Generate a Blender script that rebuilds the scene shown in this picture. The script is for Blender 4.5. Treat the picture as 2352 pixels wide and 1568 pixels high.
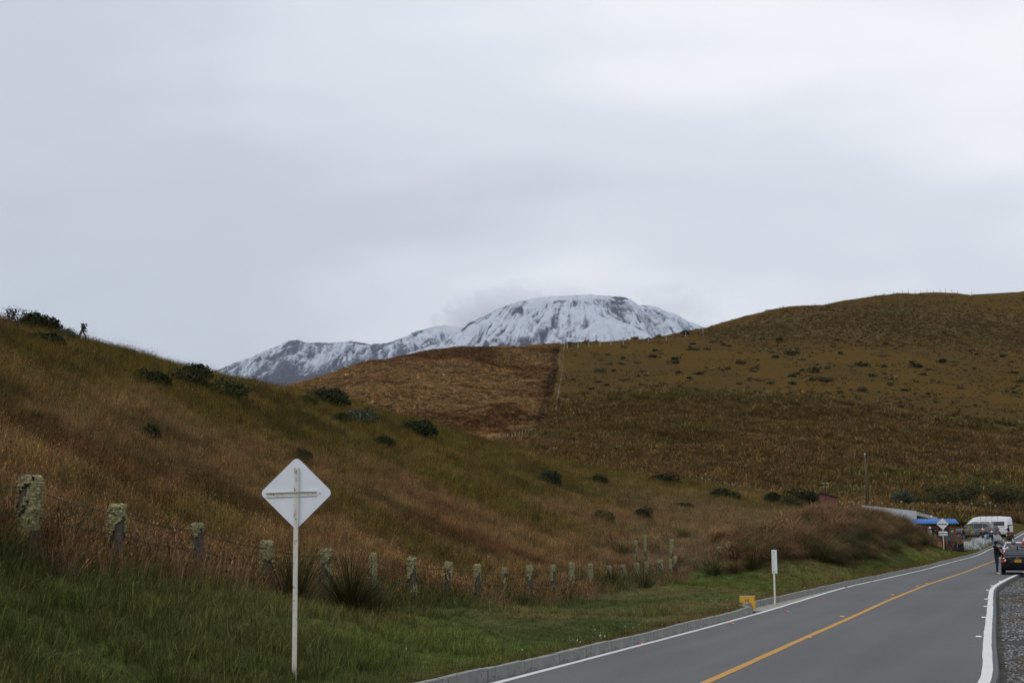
import bpy, math, random
import numpy as np
from mathutils import Vector, Matrix
for o in list(bpy.data.objects): bpy.data.objects.remove(o)
SC = bpy.context.scene
COL = SC.collection
R = math.radians
rnd = random.Random(7)
nr = np.random.default_rng(11)

# ------------------------------------------------------------------ camera
F = 3071.0                      # focal length in units of a 2352 wide picture
TH = math.atan((1248 - 784) / F)
EYE = 2.1
cd = bpy.data.cameras.new('camera'); cam = bpy.data.objects.new('camera', cd); COL.objects.link(cam)
cd.sensor_width = 36; cd.lens = F / 2352 * 36; cd.clip_start = 0.1; cd.clip_end = 40000
cam.location = (0, 0, EYE); cam.rotation_euler = (R(90) + TH, 0, 0)
SC.camera = cam

# ------------------------------------------------------------------ sky, sun, exposure
SUN_EL, SUN_AZ = 52, 205        # degrees; azimuth from +Y towards +X : behind the camera, a little to its left
SKY_GAIN = 1.0
W = bpy.data.worlds.new('World'); SC.world = W; W.use_nodes = True
nt = W.node_tree; nt.nodes.clear()
def N(t, typ, **kw):
    n = t.nodes.new(typ)
    for k, v in kw.items():
        if k in n.inputs and not hasattr(n, k): n.inputs[k].default_value = v
        else: setattr(n, k, v)
    return n
def LK(t, a, b): t.links.new(a, b)
def mth(t, op, a, b=None, c=None, clamp=False):
    n = t.nodes.new('ShaderNodeMath'); n.operation = op; n.use_clamp = clamp
    for i, v in enumerate((a, b, c)):
        if v is None: continue
        if isinstance(v, (int, float)): n.inputs[i].default_value = v
        else: t.links.new(v, n.inputs[i])
    return n.outputs[0]
def vmul(t, a, b):
    n = t.nodes.new('ShaderNodeVectorMath'); n.operation = 'MULTIPLY'; t.links.new(a, n.inputs[0]); n.inputs[1].default_value = b
    return n.outputs[0]
def ramp(t, fac, stops, interp='LINEAR'):
    n = t.nodes.new('ShaderNodeValToRGB'); n.color_ramp.interpolation = interp
    e = n.color_ramp.elements
    while len(e) < len(stops): e.new(0.5)
    for i, (p, c) in enumerate(stops):
        e[i].position = p; e[i].color = (*c, 1) if len(c) == 3 else c
    t.links.new(fac, n.inputs[0]); return n.outputs[0]
def noise(t, vec, scale, detail=4, rough=.55, dist=0.0):
    n = t.nodes.new('ShaderNodeTexNoise'); n.inputs['Scale'].default_value = scale
    n.inputs['Detail'].default_value = detail; n.inputs['Roughness'].default_value = rough; n.inputs['Distortion'].default_value = dist
    if vec is not None: t.links.new(vec, n.inputs['Vector'])
    return n.outputs[0]
def mixc(t, fac, a, b, mode='MIX'):
    n = t.nodes.new('ShaderNodeMix'); n.data_type = 'RGBA'; n.blend_type = mode
    ins = [n.inputs[0], n.inputs[6], n.inputs[7]]
    for i, v in zip(ins, (fac, a, b)):
        if isinstance(v, (int, float)): i.default_value = v
        elif isinstance(v, tuple): i.default_value = (*v, 1)
        else: t.links.new(v, i)
    return n.outputs[2]
sky = N(nt, 'ShaderNodeTexSky'); sky.sky_type = 'NISHITA'; sky.sun_disc = False
sky.sun_elevation = R(SUN_EL); sky.sun_rotation = R(SUN_AZ)
tc = N(nt, 'ShaderNodeTexCoord'); sp = N(nt, 'ShaderNodeSeparateXYZ'); LK(nt, tc.outputs['Generated'], sp.inputs[0])
zc = mth(nt, 'MAXIMUM', sp.outputs[2], 0.0)
iz = mth(nt, 'DIVIDE', 1.0, mth(nt, 'ADD', zc, 0.22))
cb = N(nt, 'ShaderNodeCombineXYZ')
LK(nt, mth(nt, 'MULTIPLY', sp.outputs[0], iz), cb.inputs[0]); LK(nt, mth(nt, 'MULTIPLY', sp.outputs[1], iz), cb.inputs[1])
mp = N(nt, 'ShaderNodeMapping'); LK(nt, cb.outputs[0], mp.inputs[0])
mp.inputs['Rotation'].default_value = (0, 0, R(62)); mp.inputs['Scale'].default_value = (0.5, 1.25, 1); mp.inputs['Location'].default_value = (3.1, 1.35, 0)
n1 = noise(nt, mp.outputs[0], 1.0, 3.5, .48, .5)
mp2 = N(nt, 'ShaderNodeMapping'); LK(nt, cb.outputs[0], mp2.inputs[0]); mp2.inputs['Location'].default_value = (7.3, 2.2, 4)
n2 = noise(nt, mp2.outputs[0], 3.2, 5, .55, .3)
cl = mth(nt, 'ADD', mth(nt, 'MULTIPLY', n1, 0.82), mth(nt, 'MULTIPLY', n2, 0.18))
# the cloud deck is thinner towards the right of the view
dt = N(nt, 'ShaderNodeVectorMath'); dt.operation = 'DOT_PRODUCT'; LK(nt, tc.outputs['Generated'], dt.inputs[0])
bd = Vector((math.sin(R(21)) * math.cos(R(15)), math.cos(R(21)) * math.cos(R(15)), math.sin(R(15)))); dt.inputs[1].default_value = bd
thin = mth(nt, 'MULTIPLY', mth(nt, 'SMOOTH_MIN', mth(nt, 'MAXIMUM', mth(nt, 'SUBTRACT', mth(nt, 'MULTIPLY', dt.outputs['Value'], 1.0), 0.84), 0.0), 0.2, 0.05), 1.55)
cl2 = mth(nt, 'ADD', cl, thin)
cc = ramp(nt, cl2, [(.30, (.50, .545, .625)), (.50, (.575, .62, .70)), (.66, (.705, .745, .81)), (.84, (.90, .92, .95))], 'EASE')
gain = mth(nt, 'ADD', 0.98, mth(nt, 'MULTIPLY', mth(nt, 'POWER', zc, 1.6), 0.55))
cg = N(nt, 'ShaderNodeVectorMath'); cg.operation = 'SCALE'; LK(nt, cc, cg.inputs[0]); LK(nt, gain, cg.inputs['Scale'])
b1 = N(nt, 'ShaderNodeBackground'); LK(nt, sky.outputs[0], b1.inputs[0]); b1.inputs[1].default_value = 0.06
b2 = N(nt, 'ShaderNodeBackground'); LK(nt, cg.outputs[0], b2.inputs[0]); b2.inputs[1].default_value = SKY_GAIN
mx = N(nt, 'ShaderNodeMixShader'); mx.inputs[0].default_value = 0.94; LK(nt, b1.outputs[0], mx.inputs[1]); LK(nt, b2.outputs[0], mx.inputs[2])
wo = N(nt, 'ShaderNodeOutputWorld'); LK(nt, mx.outputs[0], wo.inputs[0])
sl = bpy.data.lights.new('sun', 'SUN'); sl.energy = 0.9; sl.angle = R(25); sl.color = (1, .96, .9)
so = bpy.data.objects.new('sun', sl); COL.objects.link(so); so.location = (-60, -90, 150)
sd = Vector((math.sin(R(SUN_AZ)) * math.cos(R(SUN_EL)), math.cos(R(SUN_AZ)) * math.cos(R(SUN_EL)), math.sin(R(SUN_EL))))
so.rotation_euler = sd.to_track_quat('Z', 'Y').to_euler()
SC.view_settings.view_transform = 'Standard'; SC.view_settings.look = 'None'
SC.view_settings.exposure = 0; SC.view_settings.gamma = 1; SC.view_settings.use_curve_mapping = False
SC.render.engine = 'CYCLES'
SC.cycles.max_bounces = 8; SC.cycles.transparent_max_bounces = 8; SC.cycles.volume_bounces = 5
SC.cycles.use_denoising = True

# ------------------------------------------------------------------ layout of the place
def ray(px, py):
    x = (px - 1176) / F; y = (784 - py) / F
    d = np.array([x, math.cos(TH) - y * math.sin(TH), math.sin(TH) + y * math.cos(TH)])
    return d / d[1]
def U(px, py, Y): return np.array([0, 0, EYE]) + ray(px, py) * Y
Yg = np.arange(-40, 300, .5)
def XA(px, Y, py=1240): return ray(px, py)[0] * Y
def smooth(a, s):
    n = int(s * 8); k = np.exp(-.5 * ((np.arange(-n, n + 1) * .5) / s) ** 2); k /= k.sum()
    p = np.concatenate([2 * a[0] - a[n:0:-1], a, 2 * a[-1] - a[-2:-n - 2:-1]]); return np.convolve(p, k, 'valid')
ZR = smooth(np.interp(Yg, [-50, 20, 35, 55, 72, 95, 116, 125, 132, 140, 150, 180, 220, 300], [0, 0, .06, .28, .5, .78, 1.05, 1.3, 1.62, 2.1, 2.8, 4.9, 8, 13]), 4)
def zr(Y): return np.interp(Y, Yg, ZR)
LP = [(-21.0, -40), (-8.9, -1), (-.27, 20.8), (2.87, 28.75), (7.69, 40.8), (13.63, 56.05), (24.24, 79.6), (31.0, 95.8), (45.42, 129.15), (51.36, 140.9), (55.31, 148.5), (59.69, 157.45), (69, 175), (140, 300)]
CP = [(-17.8, -40), (-5.7, -1), (2.91, 20.8), (6.48, 30.25), (12.46, 45.5), (17.82, 58.6), (24.39, 73.5), (35.49, 99.85), (39.34, 109.1), (48.6, 129.15), (54.6, 140.9), (58.6, 148.5), (63, 157.45), (72.4, 175), (143.4, 300)]
RP = [(-16.5, -40), (-3, -1), (7.23, 20.8), (8.87, 25.55), (10.61, 30.5), (13.87, 39.55), (16.97, 48.25), (19.6, 55.55), (21.9, 61), (25.8, 69.75), (30.2, 79), (39.6, 99.85), (43.4, 109.1), (52.3, 129.15), (58.2, 140.9), (62.2, 148.5), (66.6, 157.45), (76, 175), (147, 300)]
def curve(P): return smooth(np.interp(Yg, [p[1] for p in P], [p[0] for p in P]), 1.8)
XL, XC, XR = curve(LP), curve(CP), curve(RP)
def xl(Y): return np.interp(Y, Yg, XL)
def xc(Y): return np.interp(Y, Yg, XC)
def xr(Y): return np.interp(Y, Yg, XR)
COSL = 1 / np.sqrt(1 + np.gradient(XL, .5) ** 2)
def cosl(Y): return np.interp(Y, Yg, COSL)
def kerb_off(Y):       # distance from the edge line to the kerb face
    return np.interp(Y, [0, 12, 20, 26, 40.4, 40.41, 43, 48, 56, 62, 200], [.5, .42, .22, .1, .1, .62, .60, .36, .16, .12, .12])
KW, KH = .17, .19

class TPS:
    def __init__(s, pts, lam=0.0):
        P = np.array(pts, float); s.c = P[:, :2]; n = len(P)
        K = s.k(s.c, s.c) + np.eye(n) * lam; A = np.zeros((n + 3, n + 3)); A[:n, :n] = K
        A[:n, n] = 1; A[:n, n + 1:] = s.c; A[n, :n] = 1; A[n + 1:, :n] = s.c.T
        s.w = np.linalg.solve(A, np.concatenate([P[:, 2], [0, 0, 0]])); s.n = n
    def k(s, a, b):
        r2 = ((a[:, None, :] - b[None]) ** 2).sum(-1); return .5 * r2 * np.log(r2 + 1e-9)
    def __call__(s, x, y):
        q = np.stack([np.ravel(x), np.ravel(y)], 1).astype(float); o = np.empty(len(q))
        for i in range(0, len(q), 20000):
            j = slice(i, i + 20000); o[j] = s.k(q[j], s.c) @ s.w[:s.n] + s.w[s.n] + q[j] @ s.w[s.n + 1:]
        return o.reshape(np.shape(x))
# fence by the road: (px, base, top, distance)
FENCE = list(zip([57, 267, 453, 610, 745, 858, 948, 1026, 1097, 1160, 1218, 1271, 1315, 1357, 1398, 1432, 1463, 1485, 1517, 1541, 1553],
                 [1265, 1300, 1325, 1358, 1378, 1385, 1388, 1390, 1388, 1386, 1382, 1374, 1362, 1352, 1346, 1340, 1336, 1334, 1332, 1330, 1326],
                 [1095, 1160, 1203, 1243, 1262, 1272, 1282, 1292, 1297, 1305, 1300, 1298, 1293, 1295, 1300, 1297, 1293, 1290, 1286, 1284, 1278],
                 [20.2, 22.6, 25, 27.4, 29.6, 31.8, 33.9, 36, 38.1, 40.2, 42.4, 44.8, 47, 49.2, 51.4, 53.4, 55.2, 57, 59, 61.5, 64]))
NEAR = []
for px, pb, pt, Y in FENCE[::2]: NEAR.append(U(px, pb, Y))
for px, py, Y in [(690, 1552, 18.8), (-250, 1230, 17), (-700, 1130, 15), (0, 1130, 25), (0, 1000, 31), (0, 870, 42), (0, 795, 53), (0, 752, 62), (0, 790, 85), (0, 860, 120), (0, 900, 160),
                  (-600, 900, 32), (-600, 620, 62), (-600, 640, 85), (-600, 800, 140),
                  (280, 1150, 33), (280, 1000, 44), (280, 880, 56), (280, 818, 67), (280, 860, 90), (280, 950, 125), (280, 980, 160),
                  (560, 1250, 35), (560, 1150, 43), (560, 1050, 53), (560, 950, 65), (560, 889, 77), (560, 935, 100), (560, 1010, 130), (560, 1040, 165),
                  (800, 1250, 41), (800, 1150, 50), (800, 1050, 63), (800, 970, 77), (800, 931, 88), (800, 975, 115), (800, 1060, 150),
                  (1000, 1300, 46), (1000, 1200, 56), (1000, 1100, 70), (1000, 1030, 84), (1000, 980, 100), (1000, 1022, 128), (1000, 1085, 160),
                  (1271, 1300, 55), (1271, 1200, 70), (1271, 1120, 90), (1271, 1064, 112), (1271, 1090, 140), (1271, 1120, 168),
                  (1500, 1260, 66), (1500, 1200, 78), (1500, 1150, 97), (1500, 1105, 120), (1500, 1125, 145), (1500, 1130, 168),
                  (1700, 1205, 84), (1700, 1170, 102), (1700, 1132, 126), (1700, 1145, 148), (1700, 1145, 168),
                  (1850, 1180, 100), (1850, 1154, 124), (1850, 1165, 148), (1850, 1165, 168),
                  (1960, 1190, 116), (2000, 1225, 128), (2050, 1236, 126), (2105, 1240, 130), (2105, 1228, 146), (2000, 1200, 150),
                  (2239, 1237, 141), (2275, 1234, 150), (2200, 1245, 134), (2160, 1256, 126), (2030, 1190, 162), (2200, 1195, 162), (2290, 1190, 168)]:
    NEAR.append(U(px, py, Y))
for Y, dz in [(-10, .6), (2, .5), (10, .45), (16, .33), (24, .28), (32, .25), (40, .26), (48, .28)]:
    c = cosl(Y)
    for d in ((2.2, 4.0) if Y < 30 else (2.5,)):
        extra = {2.2: 0, 4.0: .5 if Y > 18 else .8}.get(d, 0)
        NEAR.append((xl(Y) - .5 - d * c, Y + d * math.sqrt(1 - c * c), zr(Y) + dz + extra))
for Y in (63, 72, 82, 92, 102, 110):
    c = cosl(Y); s_ = math.sqrt(1 - c * c)
    for d, dz in ((1.6, .3), (3.0, .62), (4.2, 1.8), (5.6, 2.55), (9, 2.9)):
        NEAR.append((xl(Y) - .5 - d * c, Y + d * s_, zr(Y) + (dz + (.4 if Y > 88 and d > 4 else 0)) * np.interp(Y, [60, 66, 72, 80, 90], [.30, .42, .68, .95, 1])))
for Y in (119, 128, 138, 150, 165):
    c = cosl(Y); NEAR.append((xl(Y) - 2.2 * c, Y + .8, zr(Y) + .28))
FAR = []
CREST = [(-300, 1010, 330), (100, 1000, 330), (400, 965, 335), (690, 885, 350), (800, 858, 365), (900, 832, 380), (1000, 810, 400), (1110, 798, 420), (1250, 798, 440), (1300, 792, 445), (1450, 787, 470), (1600, 765, 490), (1680, 745, 505), (1760, 715, 520), (1880, 702, 535), (2000, 691, 545), (2080, 677, 550), (2150, 673, 560), (2250, 677, 580), (2352, 669, 600), (2700, 630, 640), (3200, 640, 680)]
for px, py, Y in CREST: FAR += [U(px, py, Y), U(px, py + 28, Y + 80), U(px, py + 90, Y + 200)]
for px, py, Y in [(1000, 900, 300), (1000, 1000, 205), (1150, 900, 320), (1250, 985, 258), (1270, 900, 340), (1285, 850, 395), (1600, 1000, 250), (1600, 900, 330), (1600, 820, 420), (2000, 1080, 225), (2000, 1000, 268), (2000, 900, 345), (2000, 800, 440), (2352, 1080, 240), (2352, 1000, 288), (2352, 850, 420), (2352, 750, 515), (1300, 1060, 205), (1600, 1090, 205), (2700, 1000, 290), (2700, 800, 450), (800, 930, 290), (600, 1010, 260), (800, 1060, 190), (300, 1080, 200), (-300, 1100, 200), (2000, 1150, 192), (2200, 1150, 198), (2352, 1145, 203), (2600, 1130, 210), (1800, 1140, 190), (2030, 1190, 160), (2290, 1190, 166), (2352, 1208, 168), (2500, 1190, 185), (1500, 1130, 165), (1000, 1085, 160), (3000, 1100, 220)]:
    FAR.append(U(px, py, Y))
tn, tf = TPS(NEAR, .02), TPS(FAR, 2.0)
def sstep(a, b, x):
    t = np.clip((np.asarray(x, float) - a) / (b - a), 0, 1); return t * t * (3 - 2 * t)
def hash2(ix, iy, s):
    h = (ix.astype(np.int64) * 374761393 + iy.astype(np.int64) * 668265263 + s * 1442695041) & 0x7fffffff
    h = (h ^ (h >> 13)) * 1274126177 & 0x7fffffff; return ((h ^ (h >> 16)) & 0xffff) / 65535.0
def vnoise(x, y, s=0):
    ix, iy = np.floor(x), np.floor(y); fx, fy = x - ix, y - iy; fx = fx * fx * (3 - 2 * fx); fy = fy * fy * (3 - 2 * fy)
    return (hash2(ix, iy, s) * (1 - fx) + hash2(ix + 1, iy, s) * fx) * (1 - fy) + (hash2(ix, iy + 1, s) * (1 - fx) + hash2(ix + 1, iy + 1, s) * fx) * fy
def fbm(x, y, o=4, s=0, g=.5):
    a, t, n = 1., 0., 0.; x, y = x * .8 - y * .6 + 31.7, x * .6 + y * .8 - 12.9
    for i in range(o):
        t = t + a * vnoise(x * 2 ** i + 17.3 * i, y * 2 ** i - 9.1 * i, s + i); n += a; a *= g
    return t / n
def dleft(x, y): return (xl(y) - x) * cosl(y)             # metres left of the edge line
def height(x, y):
    x = np.asarray(x, float); y = np.asarray(y, float)
    w = sstep(150, 186, y); b = np.zeros(np.broadcast(x, y).shape)
    m = w < 1; b = np.where(m, tn(np.where(m, x, 0), np.where(m, y, 50)) * (1 - w), 0) + np.where(w > 0, tf(x, y) * w, 0)
    b = b + (fbm(x / 3.1, y / 3.1, 3, 5) - .5) * .35 * sstep(14, 30, y) + (fbm(x / 14, y / 14, 3, 8) - .5) * 3.0 * sstep(190, 260, y)
    ko = kerb_off(y) + KW; d = dleft(x, y) - ko; z0 = zr(y)
    far = 1 - sstep(170, 186, y)
    hl = z0 + KH - .02 + (b - z0 - KH + .02) * sstep(0, 2.2, d)
    rr = (x - xr(y)) * cosl(y)
    hr = (z0 - .13) * (1 - w) + b * w + (fbm(x * .9, y * .9, 3, 3) - .5) * .05
    out = np.where(d > 0, hl, np.where(rr > .2, hr, z0 - .13 + 0 * b))
    return out * far + (b - .05) * (1 - far)
def H(x, y): return float(height(np.array([x]), np.array([y]))[0])
def on_ground(px, py, y0=8, y1=700):
    r = ray(px, py); Y = np.concatenate([np.arange(y0, 190, .25), np.arange(190, y1, 1.0)])
    f = EYE + r[2] * Y - height(r[0] * Y, Y)
    i = np.where((f[:-1] > 0) & (f[1:] <= 0))[0]
    if len(i) == 0:
        j = int(np.argmin(f)) ; return np.array([r[0] * Y[j], Y[j], H(r[0] * Y[j], Y[j])])
    Yh = Y[i[0]] + (Y[i[0] + 1] - Y[i[0]]) * f[i[0]] / (f[i[0]] - f[i[0] + 1])
    return np.array([r[0] * Yh, Yh, H(r[0] * Yh, Yh)])
def fence_x(y):     # the line of the roadside fence
    return np.interp(y, [-10, 0] + [p[3] for p in FENCE] + [66, 70, 76, 90, 112, 120], [-16, -13.5] + [XA(p[0], p[3], p[1]) for p in FENCE] + [10.3, 12.6, 14.5, 20, 29.5, 32])

# ------------------------------------------------------------------ mesh helpers
class MB:
    def __init__(s): s.v = []; s.f = []; s.m = []
    def add(s, vs, fs, mi=0):
        b = len(s.v); s.v += [tuple(map(float, p)) for p in vs]; s.f += [[b + i for i in f] for f in fs]; s.m += [mi] * len(fs); return s
    def box(s, c, size, mi=0, rz=0, M=None):
        x, y, z = [q / 2 for q in size]; ca, sa = math.cos(rz), math.sin(rz)
        vs = []
        for dx, dy, dz in [(-x, -y, -z), (x, -y, -z), (x, y, -z), (-x, y, -z), (-x, -y, z), (x, -y, z), (x, y, z), (-x, y, z)]:
            p = Vector((c[0] + dx * ca - dy * sa, c[1] + dx * sa + dy * ca, c[2] + dz)); vs.append(M @ p if M else p)
        return s.add(vs, [[3, 2, 1, 0], [4, 5, 6, 7], [0, 1, 5, 4], [1, 2, 6, 5], [2, 3, 7, 6], [3, 0, 4, 7]], mi)
    def tube(s, path, rad, n=8, mi=0, caps=True):
        path = [Vector(p) for p in path]; rad = rad if isinstance(rad, (list, tuple)) else [rad] * len(path); vs = []; fs = []
        for i, p in enumerate(path):
            t = (path[min(i + 1, len(path) - 1)] - path[max(i - 1, 0)]).normalized()
            a = t.orthogonal().normalized() if abs(t.z) > .9 else t.cross(Vector((0, 0, 1))).normalized(); 
            if abs(t.z) > .9: a = Vector((1, 0, 0)) - t * t.x; a.normalize()
            b = t.cross(a)
            for k in range(n):
                an = 2 * math.pi * k / n; vs.append(p + (a * math.cos(an) + b * math.sin(an)) * rad[i])
        for i in range(len(path) - 1):
            for k in range(n): fs.append([i * n + k, i * n + (k + 1) % n, (i + 1) * n + (k + 1) % n, (i + 1) * n + k])
        if caps: fs += [list(range(n))[::-1], [(len(path) - 1) * n + k for k in range(n)]]
        return s.add(vs, fs, mi)
    def prism(s, poly, axis, a, b, mi=0):    # polygon in the two other axes, swept along `axis` from a to b
        def P(u, v, t): return {'x': (t, u, v), 'y': (u, t, v), 'z': (u, v, t)}[axis]
        n = len(poly); vs = [P(u, v, a) for u, v in poly] + [P(u, v, b) for u, v in poly]
        return s.add(vs, [list(range(n))[::-1], list(range(n, 2 * n))] + [[i, (i + 1) % n, n + (i + 1) % n, n + i] for i in range(n)], mi)
    def ball(s, c, r, mi=0, n=10, m=6, zmin=-1.0):
        vs = []; fs = []; r = r if isinstance(r, (list, tuple)) else (r, r, r)
        t0 = math.asin(zmin)
        for i in range(m + 1):
            t = t0 + (math.pi / 2 - t0) * i / m
            for k in range(n):
                a = 2 * math.pi * k / n; vs.append((c[0] + r[0] * math.cos(t) * math.cos(a), c[1] + r[1] * math.cos(t) * math.sin(a), c[2] + r[2] * math.sin(t)))
        for i in range(m):
            for k in range(n): fs.append([i * n + k, i * n + (k + 1) % n, (i + 1) * n + (k + 1) % n, (i + 1) * n + k])
        return s.add(vs, fs, mi)
    def mesh(s, name, mats, smooth=False):
        me = bpy.data.meshes.new(name); me.from_pydata(s.v, [], s.f)
        for m in (mats if isinstance(mats, (list, tuple)) else [mats]): me.materials.append(m)
        if len(s.f):
            me.polygons.foreach_set('material_index', s.m); me.polygons.foreach_set('use_smooth', [smooth] * len(s.f))
        me.update(); return me
    def build(s, name, mats, parent=None, smooth=False):
        return link(name, s.mesh(name, mats, smooth), parent)
def link(name, me, parent=None, loc=None, rz=0):
    o = bpy.data.objects.new(name, me); COL.objects.link(o)
    if parent: o.parent = parent
    if loc is not None: o.location = loc
    o.rotation_euler.z = rz; return o
def tag(o, label=None, cat=None, group=None, kind=None):
    for k, v in (('label', label), ('category', cat), ('group', group), ('kind', kind)):
        if v: o[k] = v
    return o
def thing(name, label, cat, loc=(0, 0, 0), rz=0, group=None):
    o = bpy.data.objects.new(name, None); COL.objects.link(o); o.empty_display_size = .2
    o.location = loc; o.rotation_euler = (0, 0, rz); return tag(o, label, cat, group)
def struct(o): o['kind'] = 'structure'; return o
def copy_tree(o, parent=None):
    c = o.copy(); COL.objects.link(c)
    if parent: c.parent = parent
    for ch in list(o.children): copy_tree(ch, c)
    return c
def grid_mesh(name, X, Y, Z, mat, smooth=True, attr=None):
    n, m = X.shape; me = bpy.data.meshes.new(name)
    i = np.arange(n * m).reshape(n, m); q = np.stack([i[:-1, :-1], i[:-1, 1:], i[1:, 1:], i[1:, :-1]], -1).reshape(-1, 4)
    me.vertices.add(n * m); me.vertices.foreach_set('co', np.stack([X, Y, Z], -1).astype(np.float32).ravel())
    me.loops.add(q.size); me.loops.foreach_set('vertex_index', q.astype(np.int32).ravel()); me.polygons.add(len(q))
    me.polygons.foreach_set('loop_start', np.arange(0, q.size, 4, dtype=np.int32)); me.polygons.foreach_set('loop_total', np.full(len(q), 4, np.int32))
    me.polygons.foreach_set('use_smooth', np.full(len(q), smooth)); me.update(calc_edges=True)
    if attr is not None:
        for k, a in attr.items():
            if a.ndim == 3: at = me.attributes.new(k, 'FLOAT_COLOR', 'POINT'); at.data.foreach_set('color', np.concatenate([a, np.ones((n, m, 1))], -1).astype(np.float32).ravel())
            else: at = me.attributes.new(k, 'FLOAT', 'POINT'); at.data.foreach_set('value', a.astype(np.float32).ravel())
    me.materials.append(mat); return me

# ------------------------------------------------------------------ materials
def newmat(name):
    m = bpy.data.materials.new(name); m.use_nodes = True; t = m.node_tree; t.nodes.clear()
    o = t.nodes.new('ShaderNodeOutputMaterial'); p = t.nodes.new('ShaderNodeBsdfPrincipled'); t.links.new(p.outputs[0], o.inputs[0]); return m, t, p
def pm(name, col, rough=.6, metal=0, var=.18, scale=9, bump=0.0, bscale=40, coat=0, spec=.25, stain=None, stain_amt=.5):
    m, t, p = newmat(name); tcn = t.nodes.new('ShaderNodeTexCoord'); v = tcn.outputs['Object']
    nz = noise(t, v, scale, 5, .6)
    lo = tuple(max(0, c * (1 - var)) for c in col); hi = tuple(min(1, c * (1 + var)) for c in col)
    c = ramp(t, nz, [(.3, lo), (.7, hi)])
    if stain is not None:
        n2 = noise(t, v, scale * 2.7, 6, .7, .4); f = ramp(t, n2, [(stain_amt, (0, 0, 0)), (stain_amt + .12, (1, 1, 1))])
        c = mixc(t, f, c, stain)
    t.links.new(c, p.inputs['Base Color'])
    p.inputs['Roughness'].default_value = rough; p.inputs['Metallic'].default_value = metal; p.inputs['Coat Weight'].default_value = coat
    p.inputs['Specular IOR Level'].default_value = spec
    if bump:
        b = t.nodes.new('ShaderNodeBump'); b.inputs['Strength'].default_value = bump; b.inputs['Distance'].default_value = .02
        t.links.new(noise(t, v, bscale, 5, .6), b.inputs['Height']); t.links.new(b.outputs[0], p.inputs['Normal'])
    return m
def leafmat(name, col=None, var=.5, trans=.25, rough=.75):
    """blades and leaves: colour from the scatter's own 'tint' (instancer) or a fixed colour, times a per-leaf value"""
    m = bpy.data.materials.new(name); m.use_nodes = True; t = m.node_tree; t.nodes.clear()
    o = t.nodes.new('ShaderNodeOutputMaterial'); bv = t.nodes.new('ShaderNodeAttribute'); bv.attribute_name = 'bv'
    if col is None:
        a = t.nodes.new('ShaderNodeAttribute'); a.attribute_type = 'INSTANCER'; a.attribute_name = 'tint'; c = a.outputs['Color']
    else:
        oi = t.nodes.new('ShaderNodeObjectInfo'); tcn = t.nodes.new('ShaderNodeTexCoord')
        nz = noise(t, tcn.outputs['Object'], 3, 3); r_ = mth(t, 'ADD', mth(t, 'MULTIPLY', oi.outputs['Random'], .5), mth(t, 'MULTIPLY', nz, .5))
        c = ramp(t, r_, [(.2, tuple(q * (1 - var * .5) for q in col)), (.8, tuple(q * (1 + var * .5) for q in col))])
    c2 = mixc(t, 1.0, c, bv.outputs['Color'], 'MULTIPLY')
    d = t.nodes.new('ShaderNodeBsdfPrincipled'); d.inputs['Roughness'].default_value = rough; d.inputs['Specular IOR Level'].default_value = .04
    t.links.new(c2, d.inputs['Base Color']); tr = t.nodes.new('ShaderNodeBsdfTranslucent'); t.links.new(c2, tr.inputs[0])
    mxs = t.nodes.new('ShaderNodeMixShader'); mxs.inputs[0].default_value = trans; t.links.new(d.outputs[0], mxs.inputs[1]); t.links.new(tr.outputs[0], mxs.inputs[2])
    t.links.new(mxs.outputs[0], o.inputs[0]); return m
M = {}
M['grass'] = leafmat('grass_blades', trans=.13)
M['asphalt_side'] = pm('asphalt_edge', (.05, .05, .052), .9, bump=.4)
M['concrete'] = pm('kerb_concrete', (.23, .225, .205), .9, var=.22, scale=3.5, bump=.35, bscale=60, stain=(.085, .08, .07), stain_amt=.54)
M['gutter'] = pm('gutter_concrete', (.27, .25, .215), .9, var=.2, scale=4, bump=.3)
def paint(name, col, worn, amt):
    m, t, p = newmat(name); g = t.nodes.new('ShaderNodeNewGeometry')
    f = ramp(t, noise(t, g.outputs['Position'], 6, 7, .72), [(amt, (0, 0, 0)), (amt + .13, (1, 1, 1))])
    f2 = noise(t, g.outputs['Position'], 1.1, 3)
    c = mixc(t, f2, tuple(q * .82 for q in col), col); t.links.new(mixc(t, f, c, worn), p.inputs['Base Color']); p.inputs['Roughness'].default_value = .75; return m
M['white_line'] = paint('white_road_paint', (.70, .69, .65), (.27, .27, .26), .66)
M['yellow_line'] = paint('yellow_road_paint', (.50, .25, .035), (.24, .16, .07), .62)
M['road'] = None
m, t, p = newmat('asphalt'); g = t.nodes.new('ShaderNodeNewGeometry'); pos = g.outputs['Position']
fine = noise(t, pos, 55, 3, .7); midn = noise(t, vmul(t, pos, (1, .35, 1)), .35, 4, .6); big = noise(t, vmul(t, pos, (.25, 1, 1)), .22, 3, .5)
c = ramp(t, fine, [(.25, (.084, .0838, .083)), (.5, (.116, .1152, .1140)), (.78, (.157, .1555, .1525))])
c = mixc(t, 1.0, c, ramp(t, midn, [(.3, (.95, .95, .95)), (.7, (1.04, 1.04, 1.04))]), 'MULTIPLY'); c = mixc(t, 1.0, c, ramp(t, big, [(.35, (.96, .96, .96)), (.65, (1.03, 1.03, 1.03))]), 'MULTIPLY')
sx_ = t.nodes.new('ShaderNodeSeparateXYZ'); t.links.new(pos, sx_.inputs[0]); mpr = t.nodes.new('ShaderNodeCombineXYZ')
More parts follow.
